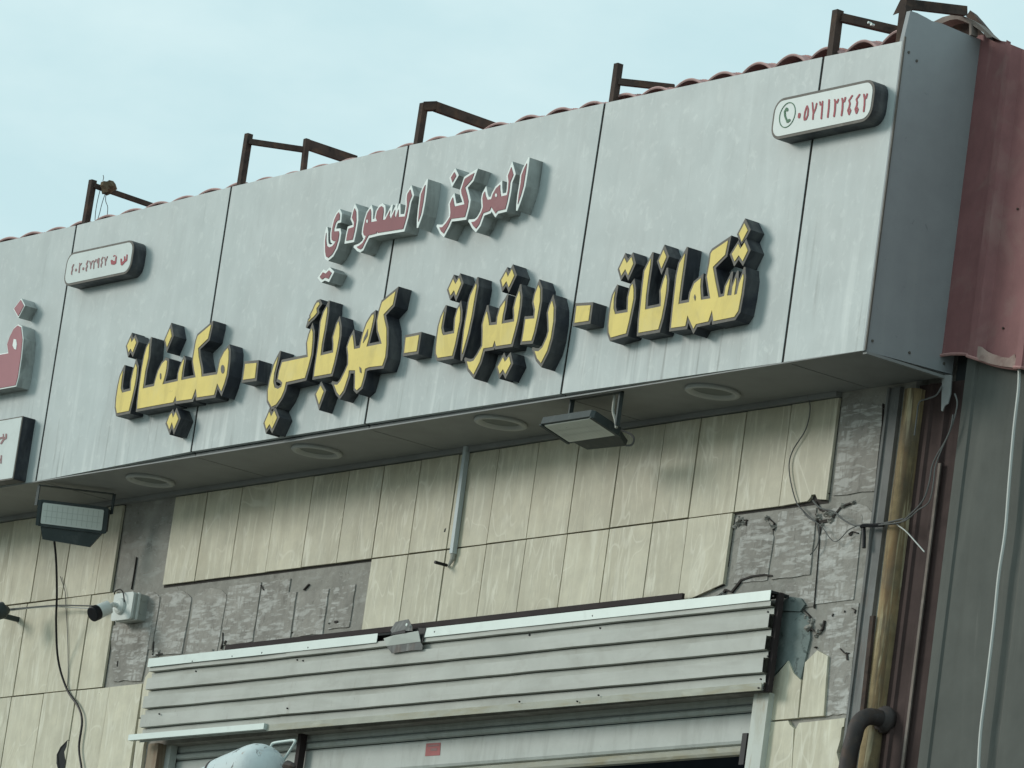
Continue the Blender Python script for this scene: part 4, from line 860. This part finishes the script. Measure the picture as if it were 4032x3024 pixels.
for (a,b) in ((165,345),(205,370)):
    v = Q('Z9',a,b,.15); hh = MB(); hh.tube([(v.x,v.y-.035,v.z),(v.x,v.y-.02,v.z)], .0045, 10); hh.make('drilled_hole', M['flashing'], b5)
mb_ = MB(); v = Q('Z9',505,80,.03); mb_.add([v+Vector((-.035,0,-.03)), v+Vector((.01,0,-.025)), v+Vector((.01,0,.045)), v+Vector((-.01,.004,.02))], [(0,1,2,3)]); mb_.make('torn_plate', M['rust'], b6)
rg = empty('tied_rag', 'tan knotted rag and wire ends tied round the leftmost rusty bracket', 'rag', tuple(P(425,738,.09)))
vs = []; fs = []; c0 = P(425,738,.09); nn_ = 10
for i in range(7):
    for k in range(nn_):
        th = math.pi*i/6; ph = 2*math.pi*k/nn_; r_ = .030*random.uniform(.65,1.35)
        vs.append(c0+Vector((r_*math.sin(th)*math.cos(ph)*1.2, r_*math.sin(th)*math.sin(ph), r_*math.cos(th)*.9)))
fs = [(i*nn_+k, (i+1)*nn_+k, (i+1)*nn_+(k+1)%nn_, i*nn_+(k+1)%nn_) for i in range(6) for k in range(nn_)]
obj('knot', vs, fs, M['rag'], rg)
for pts in [[(415,760),(405,790),(398,815),(392,840),(385,862)], [(395,745),(384,790),(377,830),(374,866)], [(418,758),(416,790),(424,815),(422,850)], [(405,712),(408,700),(406,690)]]:
    w_ = MB(); w_.tube(curve_pts([P(a,b,.08) for a,b in pts]), .0016, 5); w_.make('wire', M['rust'], rg)

# ------------------------------------------------------------------ floodlights
def floodlight(label, org, ex, ez, w_, h_, th, group, driver_h, cable=None):
    ex = Vector(ex).normalized(); ez = Vector(ez); ez = (ez-ex*ez.dot(ex)).normalized(); ey = ez.cross(ex)     # ey points to the back
    o = Vector(org)                                     # centre of the glass
    root = empty('floodlight', label, 'floodlight', tuple(o), group)
    def pt(x, y, z): return o+ex*x+ey*y+ez*z
    def cham(x0, x1, z0, z1, c, y0, y1, name, mat):
        pl = [(x0+c,z0),(x1-c,z0),(x1,z0+c),(x1,z1-c),(x1-c,z1),(x0+c,z1),(x0,z1-c),(x0,z0+c)]
        vs = [pt(a,y0,b) for a,b in pl]+[pt(a,y1,b) for a,b in pl]
        return obj(name, vs, [tuple(range(8)), tuple(range(15,7,-1))]+[(i+8,(i+1)%8+8,(i+1)%8,i) for i in range(8)], mat, root)
    cham(-w_/2-.02, w_/2+.02, -h_/2-.012, h_/2+.012, .012, -.006, th, 'housing', M['lamp_body'])
    cham(-w_/2, w_/2, -h_/2, h_/2, .004, -.0085, -.005, 'glass', M['lamp_glass'])
    gl = MB()
    for k_ in range(1, 12):
        x_ = -w_/2+w_*k_/12
        gl.add([pt(x_-.0012,-.0092,-h_*.42), pt(x_+.0012,-.0092,-h_*.42), pt(x_+.0012,-.0092,h_*.42), pt(x_-.0012,-.0092,h_*.42)], [(0,1,2,3)])
    for z_ in (-.14, .14): gl.add([pt(-w_*.47,-.0094,z_*h_-.001), pt(w_*.47,-.0094,z_*h_-.001), pt(w_*.47,-.0094,z_*h_+.001), pt(-w_*.47,-.0094,z_*h_+.001)], [(0,1,2,3)])
    gl.make('reflector_grid', M['lamp_grid'], root)
    for sx in (-1, 1): cham(sx*(w_/2+.0125)-.0075, sx*(w_/2+.0125)+.0075, -h_/2-.01, h_/2+.01, .003, -.011, -.0065, 'bezel', M['lamp_body'])
    pl = [(-w_/2+.0,-h_/2-.013),(w_/2,-h_/2-.013),(w_/2-.045,-h_/2-.013-driver_h),(-w_/2+.015,-h_/2-.013-driver_h*.85)]
    vs = [pt(a,0.0,b) for a,b in pl]+[pt(a,th,b) for a,b in pl]
    obj('driver_box', vs, [(3,2,1,0),(4,5,6,7)]+[(i,(i+1)%4,(i+1)%4+4,i+4) for i in range(4)], M['lamp_body'], root)
    return root, pt
c2 = [Q('Z6b',a,b,.055) for a,b in ((230,420),(515,385),(670,495),(400,530))]
near = (Q('Z6b',230,420,.0)+Q('Z6b',515,385,.0))/2
ezf = Vector((0,-.965,.262))
wid = (Q('Z6b',515,385,.0)-Q('Z6b',230,420,.0)).length
hgt = .128
cen = near - ezf*(hgt/2)
GF = 'floodlights hung under the fascia'
root, pt = floodlight('flat floodlight hung face down from the soffit right of centre, white rag strip beside it', cen, (1,0,0), ezf, wid, hgt, .022, GF, .075)
yk = MB(); 
xa_ = Q('Z6b',388,300,.03).x; xb_ = Q('Z6b',692,270,.03).x
yk.box((xa_-.004, .028, cen.z-.0), (xa_+.004, .046, Z0-.006)); yk.box((xb_-.004, .028, cen.z-.02), (xb_+.004, .046, Z0-.006))
yk.box((xa_-.004, .028, Z0-.012), (xb_+.004, .046, Z0-.006)); yk.make('yoke', M['lamp_body'], root)
rs = MB(); rs.tube(curve_pts([Q('Z6b',a,b,.05) for a,b in ((668,245),(660,290),(655,350),(668,400),(675,450))]), [.007]*0 or .006, 6); rs.make('rag_strip', M['foam'], root)
lc = MB(); lc.tube(curve_pts([Q('Z6b',a,b,.2) for a,b in ((675,455),(720,470),(765,490),(785,520),(770,555),(735,560))]), .004, 6); lc.make('lead', M['cable_grey'], root)
g4 = [Q('ZL',a,b,.12) for a,b in ((395,400),(905,460),(855,635),(360,575))]
cen1 = Q('ZL',632,518,.14)
exl = Vector((.64,.74,0))
root, pt = floodlight('rectangular black floodlight turned sideways under the fascia at the left, cable hanging from it', cen1, exl, Vector((.16,-.14,.98)), .262, .088, .03, GF, .062)
yk = MB(); 
a_ = cen1-exl*.165+Vector((0,0,.03)); b_ = cen1+exl*.165+Vector((0,0,.03)); zt_ = Z0-.022
yk.bar(a_, Vector((a_.x,a_.y,zt_)), .02, .004); yk.bar(b_, Vector((b_.x,b_.y,zt_)), .02, .004); yk.bar(Vector((a_.x,a_.y,zt_)), Vector((b_.x,b_.y,zt_)), .02, .004); yk.make('yoke', M['lamp_body'], root)

# ------------------------------------------------------------------ security camera on its junction box
YB = D-.062
bx = [Q('ZM',a,b,YB) for a,b in ((905,75),(1060,62),(1032,290),(880,275))]
x0 = Q('ZM',893,180,YB).x; x1 = Q('ZM',1045,170,YB).x; z1 = Q('ZM',980,68,YB).z; z0 = Q('ZM',955,283,YB).z
jb = empty('junction_box', 'square grey and white plastic junction box fixed to the bare cement', 'junction box', ((x0+x1)/2, D, z0))
def cyl(name, a, b, r0, r1, mat, parent, n=20):
    t_ = MB(); t_.tube([a, b], [r0, r1], n); return t_.make(name, mat, parent, False)
slab('box_body', [rrect(x0+.002,x1+.004,z0+.002,z1-.002,.008)], YB+.012, YC+.0, M['box_grey'], jb)
slab('cover', [rrect(x0-.002,x1,z0,z1,.014)], YB, YB+.011, M['cam_white'], jb)
slab('box_lip', [rrect(x0,x1+.008,z0,z1,.008)], YB+.0215, YB+.031, M['cam_white'], jb)
for dz in (.035, -.02):
    zc_ = (z0+z1)/2+dz; cyl('knockout', (x1+.002,YB+.048,zc_), (x1+.0065,YB+.048,zc_), .012, .011, M['box_grey'], jb, 14)
mc = Q('ZM',955,175,YB-.002)
sc_ = empty('security_camera', 'white bullet security camera with dark front pointing down left from its junction box', 'security camera', tuple(mc))
t_ = MB(); t_.tube([mc+Vector((0,0.001,0)), mc+Vector((0,-.010,0)), mc+Vector((0,-.016,0))], [.036,.034,.022], 24); t_.make('mount_disc', M['cam_white'], sc_, False)
# body runs left, outwards and slightly down
Yb = YB-.07
p0 = Q('ZM',872,178,Yb); p1 = Q('ZM',770,222,Yb-.05); p2 = Q('ZM',730,240,Yb-.075)
t_ = MB(); t_.tube(curve_pts([mc+Vector((0,-.01,0)), mc+Vector((-.008,-.035,.0)), p0+(p0-p1)*.08]), .010, 12); t_.make('arm', M['cam_white'], sc_, True)
t_ = MB(); t_.tube([p0, p0+(p1-p0)*.06, p1], [.022,.029,.031], 22); t_.make('camera_body', M['cam_white'], sc_, False)
t_ = MB(); t_.tube([p1, p1+(p2-p1)*.9, p2], [.0325,.0325,.029], 22); t_.make('lens_hood', M['black'], sc_, False)
w_ = MB(); w_.tube(curve_pts([Q('ZM',985,140,YB-.012),Q('ZM',975,70,YB-.01),Q('ZM',950,42,YB+.02),Q('ZM',915,55,YB+.04),Q('ZM',905,80,YB+.05)]), .0028, 6); w_.make('lead', M['black'], sc_)
# second device cut off by the left edge
dv0 = Q('ZM',-30,210,.24)
dv = empty('wall_lamp', 'dark rounded wall device cut off by the left edge beside the cables', 'wall device', tuple(dv0))
t_ = MB(); t_.tube([Q('ZM',-90,235,.2), Q('ZM',-60,230,.2), Q('ZM',30,210,.24), Q('ZM',62,205,.26)], [.02,.035,.034,.016], 16); t_.make('casing', M['lamp_body'], dv, True)
t_ = MB(); t_.tube(curve_pts([Q('ZM',-10,175,.24),Q('ZM',0,150,.24),Q('ZM',25,150,.24),Q('ZM',40,180,.24)]), .004, 6); t_.make('hook', M['lamp_body'], dv, True)
v_ = Q('ZM',-75,225,.25); t_ = MB(); t_.bar(v_, Vector((v_.x,YC,v_.z)), .02); t_.make('wall_arm', M['lamp_body'], dv)

# ------------------------------------------------------------------ cables
def cable(name, label, z, pts, Y, r, mat, cat='cable', n=6):
    ys_ = Y if isinstance(Y, (list, tuple)) else [Y]*len(pts)
    t_ = MB(); cp = curve_pts([Q(z,a,b,y_) for (a,b),y_ in zip(pts, ys_)], n); t_.tube(cp, r, 6)
    o = t_.make(name, mat); o.location = (0,0,0); return tag(o, label, cat)
cable('hanging_cable', 'thick black cable hanging from the left floodlight down the cream tiles', 'S', [(212,2115),(221,2207),(224,2342),(221,2449),(229,2598),(263,2713),(308,2782),(323,2842),(311,2941),(321,3024),(335,3120)], [.16,.2,.25,.3,.35,D-.012,D-.012,D-.012,D-.012,D-.012,D-.012], .0052, M['black'])
cable('thin_cable', 'thin dark cable running level from the wall device to the camera box', 'ZM', [(60,200),(240,184),(460,168),(700,172),(860,172)], [.27,.30,.34,.34,.33], .0032, M['cable_grey'])
cable('thin_cable', 'pale thin cable sagging just below the dark one beside the camera', 'ZM', [(70,210),(240,190),(420,178),(600,186),(760,196)], [.27,.32,.35,.35,.34], .0028, M['cable_white'])
cable('faint_wire', 'fine grey wire drooping beside the hanging black cable on the left tiles', 'ZM', [(478,-60),(515,60),(520,160),(535,400),(540,700),(530,830)], D-.006, .0018, M['cable_grey'])
cable('looping_wire', 'thin dark wire curving down over the rightmost row of cream tiles', 'Z6b', [(1862,235),(1880,330),(1852,460),(1768,600),(1750,720),(1790,900),(1850,980),(1920,1040),(1935,1090),(1925,1180),(1880,1240)], D-.010, .0024, M['cable_grey'])
cable('wall_cable', 'grey cable sagging across the bare cement to the corner strip', 'Z7', [(0,1390),(60,1450),(170,1480),(240,1540),(330,1590),(420,1592),(560,1580),(740,1540)], D-.03, .0032, M['cable_grey'])
cable('wall_cable', 'long slack cable rising in a curve over the brown sheet to the fascia corner', 'Z7', [(560,1585),(700,1575),(800,1500),(900,1390),(950,1250),(975,1110),(1020,1010),(1090,890),(1150,740),(1180,600),(1160,520)], D-.045, .0030, M['cable_grey'])
cable('wall_cable', 'lower slack cable parallel to the longer one over the brown sheet', 'Z7', [(540,1590),(740,1560),(860,1470),(950,1400),(985,1250),(1000,1120),(1050,980),(1120,820),(1145,690)], D-.05, .0026, M['cable_grey'])
cable('cut_wire', 'short loose wire end sticking out to the right over the brown sheet', 'Z8', [(1330,95),(1400,145),(1465,215),(1522,280)], [D-.03,D-.05,D-.06,D-.07], .0024, M['cable_white'])
cable('cable_joint', 'dark taped cable joint with a stub hanging at the corner of the cement', 'Z8', [(1120,120),(1140,112),(1190,112),(1260,108)], D-.035, .0075, M['black'])
cable('cable_stub', 'short thick dark cable stub hanging below the taped joint', 'Z8', [(1135,120),(1137,180),(1136,255)], D-.03, .0075, M['black'])
cable('cross_wire', 'thin wire drawn diagonally up from the joint to the bolt hole in the last tile', 'Z8', [(735,0),(780,60),(860,112),(950,215),(1040,140),(1110,108)], D-.014, .0018, M['cable_grey'])
cable('white_cable', 'long white cable hanging straight down the grey wall at the right edge', 'Z7', [(1688,300),(1682,480),(1645,800),(1605,1250),(1572,1659),(1520,2000),(1480,2400),(1420,2900),(1370,3300),(1350,3700)], D-.05, .0062, M['cable_white'], n=4)
cable('fascia_wire', 'short pale wire drooping from the fascia corner to the post', 'Z7', [(1055,455),(1010,530),(940,560),(870,590),(850,700),(830,860)], D-.03, .0030, M['cable_grey'])
# trunking
tk = empty('cable_trunking', 'narrow white plastic trunking running down the tiles from the soffit, end broken', 'cable trunking', tuple(Q('ZP',560,960,D)))
ta = Q('ZP',672,84,D-.02); tb = Q('ZP',556,962,D-.02)
mb_ = MB(); xm = (ta.x+tb.x)/2; mb_.add([(ta.x-.010,D-.022,ta.z),(ta.x+.010,D-.022,ta.z),(ta.x+.010,D-.0015,ta.z),(ta.x-.010,D-.0015,ta.z),(tb.x-.010,D-.022,tb.z),(tb.x+.010,D-.022,tb.z),(tb.x+.010,D-.0015,tb.z),(tb.x-.010,D-.0015,tb.z)],
    [(3,2,1,0),(4,5,6,7),(4,0,1,5),(5,1,2,6),(6,2,3,7),(7,3,0,4)]); mb_.make('channel', M['trunking'], tk)
mb_ = MB(); tc_ = Q('ZP',535,1065,D-.012); mb_.tube([tb+Vector((0,.01,.0)), tb+Vector((0,.010,-.02)), tc_], [.011,.010,.004], 8); mb_.make('broken_end', M['foam'], tk)
rd = MB(); e0 = Q('ZP',522,1058,D-.004); rd.tube([e0, e0+Vector((0,-.058,0))], .0065, 8)
tag(rd.make('steel_pin', M['black']), 'short black steel pin poking out of the wall below the trunking', 'steel pin')

# ------------------------------------------------------------------ white tank at the bottom edge
YK = -.35
c0 = Q('ZT',945,1010,YK); Rt = (Q('ZT',945,507,YK)-c0).length
tn = empty('white_tank', 'dented white painted metal tank with black marks at the bottom edge', 'tank', (c0.x, YK, 0))
ax = Vector((-1, -.25, -.34)).normalized()
path = [c0-ax*Rt*math.cos(a*math.pi/2/7) for a in range(0, 8)]; rad = [max(Rt*math.sin(a*math.pi/2/7), .002) for a in range(0, 8)]
path += [c0+ax*.06, c0+ax*.12, c0+ax*.17]; rad += [Rt*.99, Rt*.985, Rt*.97]
t_ = MB(); t_.tube(path, rad, 48, False); t_.make('shell', M['tank'], tn, True)
t_ = MB(); t_.tube([c0+ax*.165, c0+ax*.175, c0+ax*.178], [Rt*.985, Rt*.99, Rt*.90], 48); t_.make('seam_ring', M['pipe'], tn)
t_ = MB(); t_.tube([c0+ax*.178, c0+ax*.185, c0+ax*.30, c0+ax*.35, c0+ax*.38, c0+ax*.385], [Rt*.84, Rt*.88, Rt*.88, Rt*.76, Rt*.4, .002], 48, False); t_.make('shell_end', M['tank'], tn, True)
hd = MB(); hd.tube(curve_pts([Q('ZT',a,b,YK+.06) for a,b in ((1180,700),(1172,570),(1195,500),(1240,465),(1400,440),(1560,420),(1600,435),(1580,490),(1480,650),(1385,790),(1340,860))], 4), .0055, 8); hd.make('handle', M['flashing'], tn, True)
vv = MB(); vv.tube([Q('ZT',1430,880,YK+.02), Q('ZT',1480,860,YK+.02), Q('ZT',1560,875,YK+.02), Q('ZT',1600,885,YK+.02)], [.015,.020,.014,.004], 10); vv.make('valve', M['pipe'], tn)
ls = MB()
for dx in (-.22, -.02): ls.bar((c0.x+dx,YK,0),(c0.x+dx,YK,c0.z-Rt*.9+dx*.3),.05)
ls.make('stand', M['rust'], tn)
